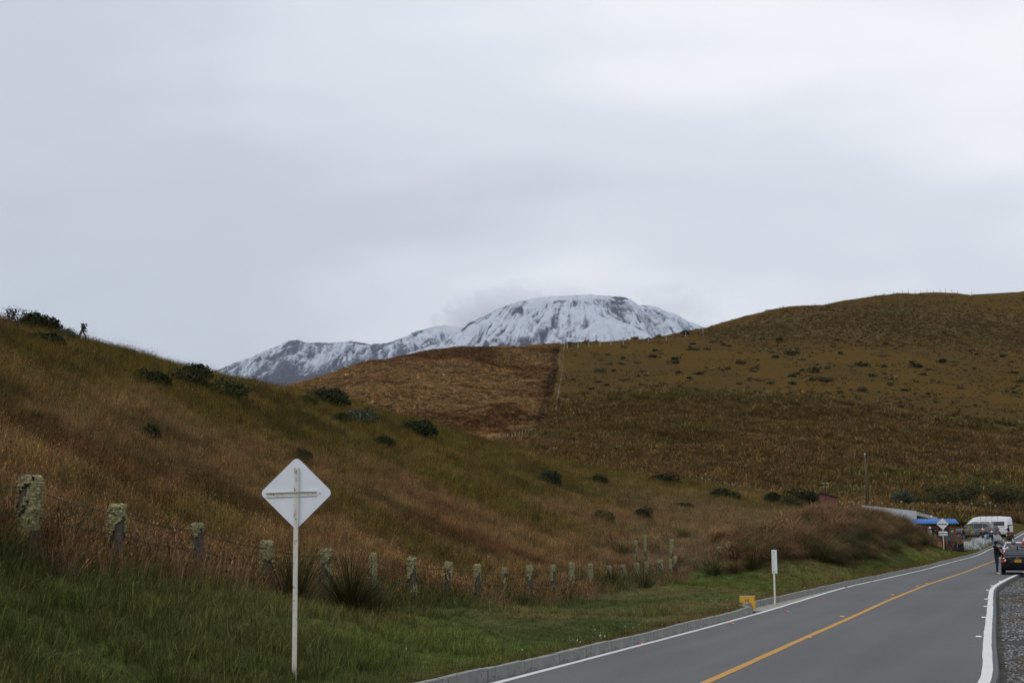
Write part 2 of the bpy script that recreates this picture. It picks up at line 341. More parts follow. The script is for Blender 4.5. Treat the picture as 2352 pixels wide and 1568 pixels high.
t.links.new(mth(t, 'SUBTRACT', mth(t, 'MULTIPLY', sx_.outputs[0], .92), mth(t, 'MULTIPLY', sx_.outputs[1], .39)), mpr.inputs[0]); t.links.new(mth(t, 'ADD', mth(t, 'MULTIPLY', sx_.outputs[0], .02), mth(t, 'MULTIPLY', sx_.outputs[1], .045)), mpr.inputs[1])
c = mixc(t, 1.0, c, ramp(t, noise(t, mpr.outputs[0], 1.1, 3, .5), [(.32, (.91, .91, .91)), (.68, (1.07, 1.07, 1.07))]), 'MULTIPLY')
c = mixc(t, ramp(t, noise(t, pos, .8, 6, .75, .6), [(.66, (0, 0, 0)), (.74, (.5, .5, .5))]), c, (.06, .06, .06))
t.links.new(c, p.inputs['Base Color']); p.inputs['Roughness'].default_value = .8; p.inputs['Specular IOR Level'].default_value = .12
b = t.nodes.new('ShaderNodeBump'); b.inputs['Strength'].default_value = .35; b.inputs['Distance'].default_value = .01; t.links.new(fine, b.inputs['Height']); t.links.new(b.outputs[0], p.inputs['Normal'])
M['road'] = m
m, t, p = newmat('turf_ground'); a = t.nodes.new('ShaderNodeAttribute'); a.attribute_name = 'tint'; g = t.nodes.new('ShaderNodeNewGeometry'); pos = g.outputs['Position']
nf = noise(t, pos, 7, 6, .7); nm = noise(t, pos, .9, 4, .6)
c = mixc(t, 1.0, a.outputs['Color'], ramp(t, nf, [(.28, (.45, .45, .45)), (.72, (1.35, 1.35, 1.35))]), 'MULTIPLY'); c = mixc(t, 1.0, c, ramp(t, nm, [(.3, (.75, .75, .75)), (.7, (1.2, 1.2, 1.2))]), 'MULTIPLY')
t.links.new(c, p.inputs['Base Color']); p.inputs['Roughness'].default_value = 1; p.inputs['Specular IOR Level'].default_value = 0
b = t.nodes.new('ShaderNodeBump'); b.inputs['Strength'].default_value = .8; b.inputs['Distance'].default_value = .12; t.links.new(nf, b.inputs['Height']); t.links.new(b.outputs[0], p.inputs['Normal'])
M['turf'] = m
M['galv'] = pm('white_sign_plate', (.70, .72, .75), .45, var=.05, scale=2.5)
M['steel_white'] = pm('rusty_white_steel', (.64, .62, .55), .55, var=.08, scale=5, stain=(.22, .09, .04), stain_amt=.57)
M['bolt'] = pm('dark_bolt', (.06, .045, .04), .6)
M['post_wood'] = pm('weathered_post_wood', (.088, .070, .050), .95, var=.35, scale=14, bump=.6, bscale=30)
M['lichen_mass'] = pm('lichen_mass', (.27, .245, .125), 1, var=.5, scale=28, bump=1.0, bscale=90, spec=.1)
M['lichen'] = leafmat('lichen', (.33, .30, .16), .3, .1)
M['wire'] = pm('dark_wire', (.025, .024, .023), .7, .2)
M['stone'] = pm('gravel_stone', (.20, .195, .185), .9, var=.45, scale=2)
M['leaf_dark'] = leafmat('dark_shrub_leaves', (.026, .032, .013), .6, .1)
M['leaf_mid'] = leafmat('green_shrub_leaves', (.058, .060, .022), .6, .15)
M['leaf_olive'] = leafmat('olive_leaves', (.085, .075, .024), .5, .15)
M['leaf_grey'] = leafmat('grey_green_leaves', (.075, .085, .05), .4, .15)
M['leaf_silver'] = leafmat('silver_leaves', (.86, .87, .85), .1, .3)
M['leaf_yellow'] = leafmat('yellow_flowers', (.55, .45, .06), .2, .2)
M['tuss'] = leafmat('brown_tussock_blades', (.190, .122, .062), .7, .12)
M['tuss_green'] = leafmat('green_tussock_blades', (.085, .085, .030), .6, .15)
M['rush'] = leafmat('dark_rush_blades', (.055, .055, .022), .5, .15)
M['twig'] = pm('shrub_wood', (.08, .06, .045), .9, bump=.5)

# ------------------------------------------------------------------ ground tint
def lerp(a, b, w): return a * (1 - w[..., None]) + b * w[..., None]
TAN, RED, OLI = np.array([.222, .148, .074]), np.array([.125, .042, .026]), np.array([.160, .124, .040])
LAWN, LAWN_D, DRY = np.array([.138, .180, .048]), np.array([.070, .086, .030]), np.array([.21, .165, .075])
BRN, BRN_D, PAST, TUS = np.array([.240, .166, .082]), np.array([.135, .078, .036]), np.array([.100, .062, .019]), np.array([.150, .103, .042])
CRY = ([-.6, -.383, -.29, -.2, -.12, -.057, .031, .105, .17, .235, .3, .5], [62, 62, 67, 77, 88, 100, 112, 120, 126, 122, 116, 116])
def crest_rel(x, y): return y / np.interp(x / np.maximum(y, 1), *CRY)
def zone_meadow(x, y): return (x < fence_x(y)) | (y > 121)
FL = [U(1286, 797, 445), U(1280, 850, 392), U(1271, 900, 340), U(1262, 960, 280), U(1252, 985, 258), U(1215, 995, 240), U(1185, 1003, 225), U(1100, 1030, 195)]
def brown_field(x, y): return x < np.interp(y, [p[1] for p in FL[::-1]] + [480], [p[0] for p in FL[::-1]] + [(1286 - 1176) / F * 480])
def low_tussock(x, y):
    a = x / y * F + 1176; lim = np.interp(a, [1200, 1265, 1560, 1750, 1950, 2060, 2400], [285, 285, 325, 312, 308, 292, 296]); return y < lim + (fbm(x / 18, y / 18, 4, 4) - .5) * 70
def up_tussock(x, y):
    a = x / y * F + 1176; lo = np.interp(a, [1500, 1650, 2000, 2400], [600, 455, 455, 455]); hi = np.interp(a, [1500, 1750, 2400], [480, 500, 535]); return (y > lo + (fbm(x / 20, y / 20, 4, 6) - .5) * 80) & (y < hi)
def tint(x, y):
    d = dleft(x, y) - kerb_off(y) - KW; n1 = fbm(x / 4, y / 4, 4, 21); n2 = fbm(x / 9, y / 9, 3, 31); n3 = fbm(x / 1.3, y / 1.3, 3, 41)
    # near: lawn on the verge
    lawn = lerp(np.broadcast_to(LAWN, x.shape + (3,)), LAWN_D, sstep(.3, .7, n2) * .8)
    lawn = lerp(lawn, DRY, sstep(.52, .72, n1) * .6); lawn = lerp(lawn, np.array([.13, .085, .04]), (1 - sstep(.1, 1.0, d)) * (.3 + .6 * n3))
    lawn = lerp(lawn, LAWN_D * np.array([1.05, .9, .9]), (1 - sstep(16, 30, y + x * .8)) * .7)
    cr = crest_rel(x, y)
    mead = lerp(np.broadcast_to(TAN, x.shape + (3,)), RED, sstep(.50, .60, fbm(x / 3.2, y / 2.6, 4, 55)) * (1 - sstep(.5, .72, cr)) * .8)
    mead = lerp(mead, OLI, sstep(.50, .78, cr + (n2 - .5) * .9)); mead = lerp(mead, TAN * 1.25, sstep(.54, .68, n1) * .75); mead = lerp(mead, np.array([.06, .055, .022]), sstep(.58, .7, fbm(x / 3.4, y / 3.0, 3, 93)) * .65)
    mead = lerp(mead, np.array([.245, .175, .110]), sstep(.2, .26, x / np.maximum(y, 1)) * 0 + sstep(.03, .12, x / np.maximum(y, 1)) * (1 - sstep(.82, .95, cr)) * (.35 + .6 * sstep(.4, .6, n2)))
    near = np.where(zone_meadow(x, y)[..., None], mead, lawn)
    bank = (y + (n1 - .5) * 8 > 70) & (y < 116) & (d + (n3 - .5) * 1.5 > 2.8) & (d < 7.5); near = np.where(bank[..., None], np.array([.085, .06, .03]), near)
    gr = ((x - xr(y)) * cosl(y) > 0)
    grav = lerp(np.broadcast_to(np.array([.125, .12, .113]), x.shape + (3,)), np.array([.11, .09, .04]), sstep(.56, .7, n1) * .8)
    near = np.where(gr[..., None], grav, near)
    lot = (y > 118) & (d > 3.5) & (d < 14) & (y < 160); near = np.where(lot[..., None], np.array([.10, .085, .06]), near)
    bf = brown_field(x, y); lt = low_tussock(x, y); ut = up_tussock(x, y); n4 = fbm(x / 22, y / 22, 4, 71)
    far = lerp(np.broadcast_to(PAST, x.shape + (3,)), np.array([.082, .052, .02]), sstep(.4, .65, n4) * .6)
    far = np.where((lt | ut)[..., None], lerp(np.broadcast_to(TUS, x.shape + (3,)) * .7, np.array([.07, .06, .022]), sstep(.45, .7, n4) * .6), far)
    fl = np.interp(y, [p[1] for p in FL[::-1]], [p[0] for p in FL[::-1]]) - x
    far = np.where(bf[..., None], lerp(np.broadcast_to(BRN, x.shape + (3,)) * .62, BRN_D, sstep(.42, .7, n4) * .8), far)
    return lerp(near, far, sstep(138, 170, y + (n1 - .5) * 30))

# ------------------------------------------------------------------ the setting: ground, hill, road
rows = np.concatenate([np.arange(-8, 40, .5), np.arange(40, 118, 1.0), np.arange(118, 191, 1.5)])
lo = np.concatenate([np.linspace(0, 4, 17), 4 + np.cumsum(np.linspace(.3, 3.2, 80))])[::-1]
ro = np.concatenate([[.0, .02], .25 + np.cumsum(np.linspace(.15, 2.2, 34))])
Xr, Yr = [], []
for y in rows:
    c = float(cosl(y)); ko = float(kerb_off(y)) + KW
    a = xl(y) - (ko + .012 + lo) / c; b_ = np.linspace(xl(y) - (ko - .02) / c, xr(y) + .12 / c, 6); r_ = xr(y) + .16 / c + ro / c
    Xr.append(np.concatenate([a, b_, r_])); Yr.append(np.full(len(Xr[-1]), y))
X, Y = np.array(Xr), np.array(Yr); Z = height(X, Y)
g1 = link('ground', grid_mesh('ground', X, Y, Z, M['turf'], True, {'tint': tint(X, Y) * .8})); struct(g1)
fy = np.concatenate([np.arange(176, 620, 3.2), np.arange(620, 900, 12)]); fx = np.linspace(-300, 560, 270)
X, Y = np.meshgrid(fx, fy); Z = height(X, Y) - .35 * (1 - sstep(184, 192, Y))
struct(link('hill', grid_mesh('hill', X, Y, Z, M['turf'], True, {'tint': tint(X, Y)})))

def ribbon(name, xa, xb, ys, dz, mat, skirt=0.0):
    mb = MB(); n = 0; vs = []; fs = []
    xa_, xb_ = xa(ys), xb(ys); zz = zr(ys) + dz; k = 9 if skirt else 2
    for i in range(len(ys)):
        xs = np.linspace(xa_[i], xb_[i], k)
        for x in xs: vs.append((x, ys[i], zz[i]))
        if skirt: vs.append((xb_[i] + .025, ys[i], zz[i] - skirt))
    k2 = k + (1 if skirt else 0)
    for i in range(len(ys) - 1):
        for j in range(k2 - 1):
            a = i * k2 + j; fs.append([a, a + 1, a + k2 + 1, a + k2])
    mb.add(vs, fs); return mb.build(name, mat)
ys = np.arange(-8, 186, .5)
road = struct(ribbon('road', lambda y: xl(y) - (kerb_off(y) + .06) / cosl(y), lambda y: xr(y) + .17 / cosl(y), ys, 0, M['road'], .16))
def line(name, xf, hw, y0, y1, mat, wob=0.0):
    ys = np.arange(y0, y1, .4); 
    w = lambda y, s: hw + (vnoise(y * 1.7, y * 0 + s, 3) - .5) * wob
    return struct(ribbon(name, lambda y: xf(y) - w(y, 1) / cosl(y), lambda y: xf(y) + w(y, 9) / cosl(y), ys, .005, mat))
line('white_edge_line', xl, .065, -8, 185, M['white_line'], .012)
line('yellow_centre_line', xc, .075, -8, 185, M['yellow_line'], .012)
line('white_edge_line', xr, .085, -8, 78, M['white_line'], .014)
line('white_edge_line', xr, .07, 104, 185, M['white_line'], .012)
# concrete gutter where the kerb steps back
struct(ribbon('gutter', lambda y: xl(y) - (kerb_off(y) + .005) / cosl(y), lambda y: xl(y) - .08 / cosl(y), np.arange(40.45, 57, .5), .008, M['gutter']))
# thin pale scratches across the right lane
mb = MB()
for i, (px, py, w) in enumerate([(2240, 1435, 95), (2242, 1483, 60)]):
    Yh = 1.0
    r_ = ray(px, py); Ys = np.arange(10, 80, .02); Yh = Ys[np.argmax(EYE + r_[2] * Ys - zr(Ys) <= 0)]
    x0, x1 = (px - 1176 - w * .7) / F * Yh, (px - 1176 + w * .3) / F * Yh; x1 = min(x1, xr(Yh) - .15)
    z = zr(Yh) + .004; mb.add([(x0, Yh, z), (x1, Yh + .05, z), (x1, Yh + .1, z), (x0, Yh + .05, z)], [[0, 1, 2, 3]])
struct(mb.build('road_scratch', pm('pale_road_scratch', (.30, .25, .15), .9, var=.5, scale=30)))
# kerb stones
kerb = struct(bpy.data.objects.new('kerb', None)); COL.objects.link(kerb)
kme = {}
def kerb_run(y0, y1, step):
    y = y0
    while y < y1:
        L = step * rnd.uniform(.92, 1.08); c = float(cosl(y)); dy = L * c
        ya, yb = y + .013, y + dy - .013
        pa = Vector((xl(ya) - (kerb_off(ya) + KW / 2) / cosl(ya), ya, zr(ya))); pb = Vector((xl(yb) - (kerb_off(yb) + KW / 2) / cosl(yb), yb, zr(yb)))
        key = rnd.randrange(5)
        if key not in kme:
            q = MB(); h = KH + .03; a = KW / 2; b_ = .02; pr = [(-a, -.05), (a, -.05), (a - .012, h - .03 - b_), (a - .035, h - .03), (-a + .01, h - .03)]
            vs = []; ns = 7
            for i in range(ns):
                for (u, v) in pr: vs.append((i / (ns - 1), u + rnd.uniform(-.004, .004), v + (rnd.uniform(-.007, .004) if v > .05 else 0)))
            n = len(pr); fs = [list(range(n)), [(ns - 1) * n + k for k in range(n)][::-1]]
            for i in range(ns - 1):
                for k in range(n): fs.append([i * n + k, (i + 1) * n + k, (i + 1) * n + (k + 1) % n, i * n + (k + 1) % n])
            q.add(vs, fs); kme[key] = q.mesh('kerb_stone', M['concrete'])
        o = link('kerb_stone', kme[key], kerb); v = pb - pa
        o.location = pa + Vector((0, 0, rnd.uniform(-.012, .012))); o.scale = (v.length, 1, 1)
        o.rotation_euler = (rnd.uniform(-.02, .02), -math.asin(v.z / v.length), math.atan2(v.y, v.x) + rnd.uniform(-.004, .004))
        y += dy
kerb_run(10, 40.3, 1.5); kerb_run(40.9, 124.2, 2.0); kerb_run(126.6, 138, 2.0); kerb_run(151, 178, 2.0)
kerb_run  # the driveway opening lies between the two far runs

# ------------------------------------------------------------------ snow mountain, foothill
def mount_mat(name, rockc, snowc, bare=0.0):
    m, t, p = newmat(name); a = t.nodes.new('ShaderNodeAttribute'); a.attribute_name = 'snow'; g = t.nodes.new('ShaderNodeNewGeometry'); pos = g.outputs['Position']
    n1 = noise(t, vmul(t, pos, (1, .35, .8)), .055, 7, .75, .8); n2 = noise(t, vmul(t, pos, (1, .3, .45)), .014, 6, .7, 1.0)
    f = mth(t, 'ADD', a.outputs['Fac'], mth(t, 'ADD', mth(t, 'MULTIPLY', mth(t, 'SUBTRACT', n1, .5), 1.5), mth(t, 'MULTIPLY', mth(t, 'SUBTRACT', n2, .5), 1.0)))
    f = ramp(t, f, [(.28, (0, 0, 0)), (.82, (1, 1, 1))])
    rk = ramp(t, n2, [(.3, tuple(q * .7 for q in rockc)), (.7, tuple(q * 1.35 for q in rockc))])
    t.links.new(mixc(t, f, rk, snowc), p.inputs['Base Color']); p.inputs['Roughness'].default_value = .85; p.inputs['Specular IOR Level'].default_value = .2
    b = t.nodes.new('ShaderNodeBump'); b.inputs['Strength'].default_value = .8; b.inputs['Distance'].default_value = 12; t.links.new(n1, b.inputs['Height']); t.links.new(b.outputs[0], p.inputs['Normal']); return m
SNOW = mount_mat('snowy_rock', (.058, .064, .086), (.51, .54, .60)); 
def mountain(name, sil, Y0, front, back, na, nb, slope, snowf, seed, gully=55, cliffs=()):
    a = np.linspace(sil[0][0], sil[-1][0], na); py = np.interp(a, [s[0] for s in sil], [s[1] for s in sil])
    zr_ = np.array([U(p, q, Y0)[2] for p, q in zip(a, py)])
    t = np.concatenate([np.linspace(-1, 0, nb), np.linspace(0, 1, 12)[1:]])
    A, T = np.meshgrid(a, t); Yv = Y0 + np.where(T < 0, T * front, T * back); Xv = (A - 1176) / F * (Y0 + (Yv - Y0) * .45)
    dist = np.where(T < 0, -T * front, T * back)
    zz = np.broadcast_to(zr_, A.shape) - dist * slope * (1 + .12 * np.sin(A / 70 + seed)) + dist ** 1.6 * slope * .0011
    # ridges that run down the face, spreading with distance from the crest
    fan = Xv + (Xv - Xv.mean()) * dist / 3500
    rid = 1 - np.abs(2 * fbm(fan / 190 + 40, dist / 700, 5, seed, .55) - 1); r2 = 1 - np.abs(2 * fbm(fan / 60, dist / 260 + 9, 4, seed + 9, .6) - 1)
    amp = sstep(0, 260, dist)
    zz = zz + (rid - .75) * gully * 2.2 * amp + (r2 - .7) * gully * .6 * amp + (fbm(Xv / 40, Yv / 40, 4, seed + 3) - .5) * (14 + 14 * amp) + (fbm(Xv / 170 + seed, dist / 400, 4, seed + 5) - .5) * 34
    fu = (Xv - np.interp(0.5, [0, 1], [Xv.min(), Xv.max()])) / (dist + 650) + seed; st_ = fbm(fu * 95 + dist / 700, dist / 240, 5, seed + 20, .66); zz = zz + (st_ - .5) * 14 * amp
    sn = snowf(A, dist, zz) - .03 + (fbm(A / 55 + seed, dist / 330, 4, seed + 40, .6) - .5) * 1.0 + (st_ - .5) * 1.7 + (rid - .72) * .45 + (r2 - .7) * .85
    for (cx, cd, rx, rd, dep) in cliffs:
        e = ((A - cx) / rx) ** 2 + ((dist - cd) / rd) ** 2; w = np.exp(-e ** 2); sn = sn - w * 2.2; zz = zz - dep * w
    return struct(link(name, grid_mesh(name, Xv, Yv, zz, SNOW, True, {'snow': sn})))
dome = [(640, 905), (720, 880), (800, 860), (860, 838), (900, 824), (960, 805), (1010, 787), (1058, 762), (1064, 757), (1075, 744), (1110, 725), (1160, 703), (1205, 689), (1250, 681), (1290, 676), (1340, 672), (1400, 675), (1440, 684), (1462, 692), (1473, 703), (1500, 706), (1560, 724), (1620, 750), (1700, 785), (1800, 830), (2000, 900)]
mountain('mountain', dome, 6000, 2600, 900, 620, 260, .36, lambda A, d, z: .74 - sstep(520, 820, d + (fbm(A / 60, d / 300, 3, 2) - .5) * 500) * .42 * np.exp(-((A - 1190) / 130) ** 4) - sstep(950, 860, A) * .3 - np.exp(-((A - 1425 - (d - 300) * .05) / 42) ** 2 - ((d - 420) / 320) ** 2) * .42, 3, 40,
         [(1442, 60, 30, 50, 25), (1460, 40, 14, 34, 20), (1420, 190, 16, 60, 25), (1330, 210, 20, 25, 12), (1190, 150, 12, 50, 14), (1072, 30, 12, 30, 10), (1290, 130, 18, 20, 12)])
ridge = [(300, 940), (420, 885), (480, 852), (505, 843), (560, 823), (620, 797), (655, 783), (680, 779), (700, 787), (740, 786), (800, 785), (870, 790), (920, 777), (985, 755), (1010, 750), (1060, 752), (1120, 770), (1250, 800), (1400, 850)]
mountain('mountain', ridge, 7600, 2400, 900, 420, 200, .34, lambda A, d, z: .50 - sstep(380, 950, d) * .3 - sstep(600, 700, A) * sstep(760, 690, A) * .25, 17, 60,
         [(672, 90, 22, 70, 30), (640, 240, 26, 40, 20), (605, 330, 20, 40, 20), (790, 40, 40, 16, 10), (850, 170, 22, 60, 15)])
fsil = [(300, 960), (430, 905), (520, 893), (600, 874), (660, 868), (740, 857), (800, 852), (860, 832), (900, 826), (960, 822), (1020, 830), (1120, 850)]
xs = np.linspace(300, 1120, 120); tt = np.linspace(-1, 1, 40); A, T = np.meshgrid(xs, tt); zc0 = np.array([U(p, np.interp(p, [s[0] for s in fsil], [s[1] for s in fsil]), 4200)[2] for p in xs])
Yv = 4200 + T * 900; Xv = (A - 1176) / F * Yv; zz = zc0[None] - np.abs(T) ** 1.3 * 330 + (fbm(Xv / 130, Yv / 200, 5, 77) - .5) * 22
struct(link('foothill', grid_mesh('foothill', Xv, Yv, zz, pm('bare_volcanic_scree', (.036, .039, .060), .95, var=.25, scale=.01), True)))
# ------------------------------------------------------------------ grass: clump prototypes and scatters
class Blades:
    def __init__(s): s.v = []; s.f = []; s.c = []
    def blade(s, base, ang, length, width, lean, droop, seg=3, val=1.0, head=0, hv=(1, 1, 1), tipc=(1, 1, 1)):
        d = np.array([math.cos(ang), math.sin(ang), 0]); side = np.array([-d[1], d[0], 0]); p = np.array(base, float); th = lean; b = len(s.v)
        for i in range(seg + 1):
            w = width * (1 - i / seg) ** .7 * .5; t = i / seg
            col = tuple(val * (1 + (q - 1) * t) for q in tipc)
            if i == seg: s.v.append(tuple(p)); s.c.append(col)
            else:
                s.v.append(tuple(p - side * w)); s.v.append(tuple(p + side * w)); s.c += [col, col]
                q = p.copy()
            p = p + (d * math.sin(th) + np.array([0, 0, 1]) * math.cos(th)) * length / seg; th += droop / seg
        for i in range(seg - 1): s.f.append([b + 2 * i, b + 2 * i + 1, b + 2 * i + 3, b + 2 * i + 2])
        s.f.append([b + 2 * seg - 2, b + 2 * seg - 1, b + 2 * seg])
        if head:
            tip = np.array(s.v[-1]); u = (tip - q); u = u / (np.linalg.norm(u) + 1e-9); b = len(s.v); w = head * .13
            s.v += [tuple(tip - u * head * .4), tuple(tip + side * w), tuple(tip + u * head * .7), tuple(tip - side * w)]; s.c += [tuple(val * q for q in hv)] * 4
            s.f.append([b, b + 1, b + 2, b + 3])
    def leaf(s, c, nrm, size, val, asp=1.6):
        n = Vector(nrm).normalized(); a = n.orthogonal().normalized(); a.rotate(Matrix.Rotation(rnd.uniform(0, 6.28), 3, n)); b_ = n.cross(a); c = Vector(c); b = len(s.v)
        s.v += [tuple(c - a * size * asp * .5), tuple(c + b_ * size * .5), tuple(c + a * size * asp * .5), tuple(c - b_ * size * .5)]; s.c += [(val, val, val)] * 4; s.f.append([b, b + 1, b + 2, b + 3])
    def mesh(s, name, mat):
        me = bpy.data.meshes.new(name); me.from_pydata(s.v, [], s.f); at = me.attributes.new('bv', 'FLOAT_COLOR', 'POINT')
        at.data.foreach_set('color', np.concatenate([np.array(s.c), np.ones((len(s.c), 1))], 1).astype(np.float32).ravel()); me.materials.append(mat); return me
def clump(n, rad, h, w, lean=.35, droop=.7, heads=0.0, hs=.05, seg=3, dry=.25, hv=(1.3, 1.15, 1.0), mat=None, name='blades'):
    B = Blades()
    for i in range(n):
        r = rad * math.sqrt(rnd.random()); a = rnd.uniform(0, 6.28); ang = a + rnd.gauss(0, .7)
        ln = h * rnd.uniform(.45, 1.15); k = rnd.random()
        tipc = (1.45, 1.2, .8) if k < dry else (1.1, 1.06, .95)
        B.blade((r * math.cos(a), r * math.sin(a), -.04), ang, ln, w * rnd.uniform(.6, 1.2), abs(rnd.gauss(lean, .22)), rnd.uniform(.2, 1) * droop, seg, rnd.uniform(.35, 1.0) if rnd.random() < .7 else rnd.uniform(1.0, 2.1), hs * rnd.uniform(.6, 1.3) if rnd.random() < heads else 0, hv, tipc)
    return B.mesh(name, mat or M['grass'])
PROTO = {}
def proto(key, meshes):
    c = bpy.data.collections.new('source_' + key); 
    for i, me in enumerate(meshes):
        o = bpy.data.objects.new('%s_source' % key, me); c.objects.link(o)
    PROTO[key] = (c, len(meshes))
def scatter_group(col):
    g = bpy.data.node_groups.new('scatter', 'GeometryNodeTree')
    g.interface.new_socket('Geometry', in_out='INPUT', socket_type='NodeSocketGeometry'); g.interface.new_socket('Geometry', in_out='OUTPUT', socket_type='NodeSocketGeometry')
    i = g.nodes.new('NodeGroupInput'); o = g.nodes.new('NodeGroupOutput'); ip = g.nodes.new('GeometryNodeInstanceOnPoints'); ci = g.nodes.new('GeometryNodeCollectionInfo')
    ci.inputs['Collection'].default_value = col; ci.inputs['Separate Children'].default_value = True; ci.inputs['Reset Children'].default_value = True
    def na(nm, ty):
        n = g.nodes.new('GeometryNodeInputNamedAttribute'); n.data_type = ty; n.inputs['Name'].default_value = nm; return [x for x in n.outputs if x.enabled and x.name == 'Attribute'][0]
    L = g.links.new; L(i.outputs[0], ip.inputs['Points']); L(ci.outputs[0], ip.inputs['Instance']); ip.inputs['Pick Instance'].default_value = True
    L(na('vi', 'INT'), ip.inputs['Instance Index']); L(na('rot', 'FLOAT_VECTOR'), ip.inputs['Rotation']); L(na('scl', 'FLOAT_VECTOR'), ip.inputs['Scale']); L(ip.outputs[0], o.inputs[0]); return g
def scatter(name, key, x, y, col, smin, smax, label, cat, zoff=0.0, tilt=.12, zs=None, seed=1):
    r = np.random.default_rng(seed); n = len(x); z = height(x, y) + zoff; c, nv = PROTO[key]
    me = bpy.data.meshes.new(name); me.vertices.add(n); me.vertices.foreach_set('co', np.stack([x, y, z], -1).astype(np.float32).ravel())
    rot = np.stack([r.normal(0, tilt, n), r.normal(0, tilt, n), r.uniform(0, 6.283, n)], -1); s = r.uniform(smin, smax, n); s3 = np.stack([s, s, s * (zs if zs is not None else 1)], -1)
    me.attributes.new('rot', 'FLOAT_VECTOR', 'POINT').data.foreach_set('vector', rot.astype(np.float32).ravel())
    me.attributes.new('scl', 'FLOAT_VECTOR', 'POINT').data.foreach_set('vector', s3.astype(np.float32).ravel())
    me.attributes.new('vi', 'INT', 'POINT').data.foreach_set('value', r.integers(0, nv, n).astype(np.int32))
    me.attributes.new('tint', 'FLOAT_COLOR', 'POINT').data.foreach_set('color', np.concatenate([np.clip(col, 0, 1), np.ones((n, 1))], 1).astype(np.float32).ravel())
    o = link(name, me); md = o.modifiers.new('scatter', 'NODES'); md.node_group = scatter_group(c); return tag(o, label, cat, kind='stuff')
proto('lawn', [clump(46, .17, .13, .006, .5, .6) for _ in range(4)])
proto('longgrass', [clump(44, .20, .34, .008, .4, 1.0, dry=.35, heads=.08, hs=.05) for _ in range(5)])
proto('meadow', [clump(52, .26, .32, .006, .28, .6, heads=.45, hs=.045, dry=.6) for _ in range(5)])
proto('tallgrass', [clump(48, .32, .50, .009, .3, .9, heads=.4, hs=.075, dry=.4, hv=(.75, .7, .6)) for _ in range(5)])
proto('stalk', [clump(9, .22, .85, .008, .18, .5, heads=1.0, hs=.07, dry=.5, hv=(.8, .7, .5)) for _ in range(4)])
proto('midtuft', [clump(95, .24, .5, .008, .55, 1.1, heads=.1, hs=.05, dry=.3) for _ in range(4)])
proto('clover', [clump(5, .12, .11, .004, .3, .2, heads=1.0, hs=.035, hv=(6, 6, 6), dry=0) for _ in range(3)])
def fartuft(n, h, r, w):
    B = Blades()
    for i in range(n):
        a = rnd.uniform(0, 6.28); q = rnd.random(); B.blade((math.cos(a) * r * q * .5, math.sin(a) * r * q * .5, -.1), a + rnd.gauss(0, .3), h * rnd.uniform(.7, 1.3), w, .15 + q * .7, 1.3 * rnd.uniform(.5, 1), 3, rnd.uniform(.45, 1.4), tipc=(1.5, 1.35, 1.2))
    return B.mesh('tuft', M['grass'])
proto('tuft', [fartuft(26, .9, .4, .10) for _ in range(4)])

def rpts(n, a0, a1, y0, y1, p=1.0, seed=3):
    r = np.random.default_rng(seed); a = r.uniform(a0, a1, n); u = r.random(n); y = (y0 ** (p) + u * (y1 ** p - y0 ** p)) ** (1 / p); return a * y, y
def vary(c, seed, amt=.25, hue=.1):
    r = np.random.default_rng(seed); return c * r.uniform(1 - amt, 1 + amt, (len(c), 1)) * r.uniform(1 - hue, 1 + hue, (len(c), 3))
def gaps(x, y):     # places kept free of grass
    return np.hypot(x - SIGN[0], y - SIGN[1]) < .05
SIGN = (-2.98, 18.8)
x, y = rpts(42000, -.46, .42, 10.5, 64, 1.0, 5); d = dleft(x, y) - kerb_off(y) - KW
fd = (x - fence_x(y)); k = (d > .06) & (fd > -.3)
x, y, d, fd = x[k], y[k], d[k], fd[k]; lng = fbm(x / 2.2, y / 2.2, 3, 91)
left = (1 - sstep(16, 30, y + x * .9)); L_ = (lng + left * .35 + .25 * (1 - sstep(0, 2.2, fd)) > .66) & (d > 1.2)
c = vary(tint(x, y), 2, .3, .14)
scatter('lawn_grass', 'lawn', x[~L_], y[~L_], c[~L_], .7, 1.35, 'short green verge grass between the kerb and the mossy fence', 'grass', zs=.45 + .55 * lng[~L_] + .5 * left[~L_], seed=1)
scatter('long_grass', 'longgrass', x[L_], y[L_], c[L_], .6, 1.1, 'longer dark green grass on the bank below the fence at left', 'grass', seed=2)
x, y = rpts(26000, .1, .42, 58, 122, 1.0, 6); d = dleft(x, y) - kerb_off(y) - KW; k = (d > .08) & (d < np.where(y < 73, 7.5, 4.4)) & (x > fence_x(y) - .3); x, y = x[k], y[k]
scatter('lawn_grass', 'lawn', x, y, vary(tint(x, y) * np.array([1.05, .88, .85]), 3, .3, .14), .9, 1.7, 'short green grass strip below the tall tussock bank', 'grass', seed=3)
x, y = rpts(7000, .24, .42, 112, 180, 1.0, 16); d = dleft(x, y) - kerb_off(y) - KW; k = (d > .1) & ((d < 3.6) | (y > 156)); x, y = x[k], y[k]
scatter('lawn_grass', 'lawn', x, y, vary(np.broadcast_to(LAWN * 1.05, (len(x), 3)), 4, .3, .12), 1.1, 2.2, 'short green grass around the stall and beside the far kerb', 'grass', seed=4)
x, y = rpts(900, .0, .42, 22, 100, 1.2, 26); d = dleft(x, y) - kerb_off(y) - KW; k = (d > .15) & (d < 1.6) & (fbm(x / 1.6, y / 1.6, 2, 66) > .52); x, y = x[k], y[k]
scatter('clover_flowers', 'clover', x, y, np.broadcast_to(np.array([.12, .13, .09]), (len(x), 3)), .8, 1.5, 'tiny white clover flowers along the back of the kerb', 'flowers', seed=5)
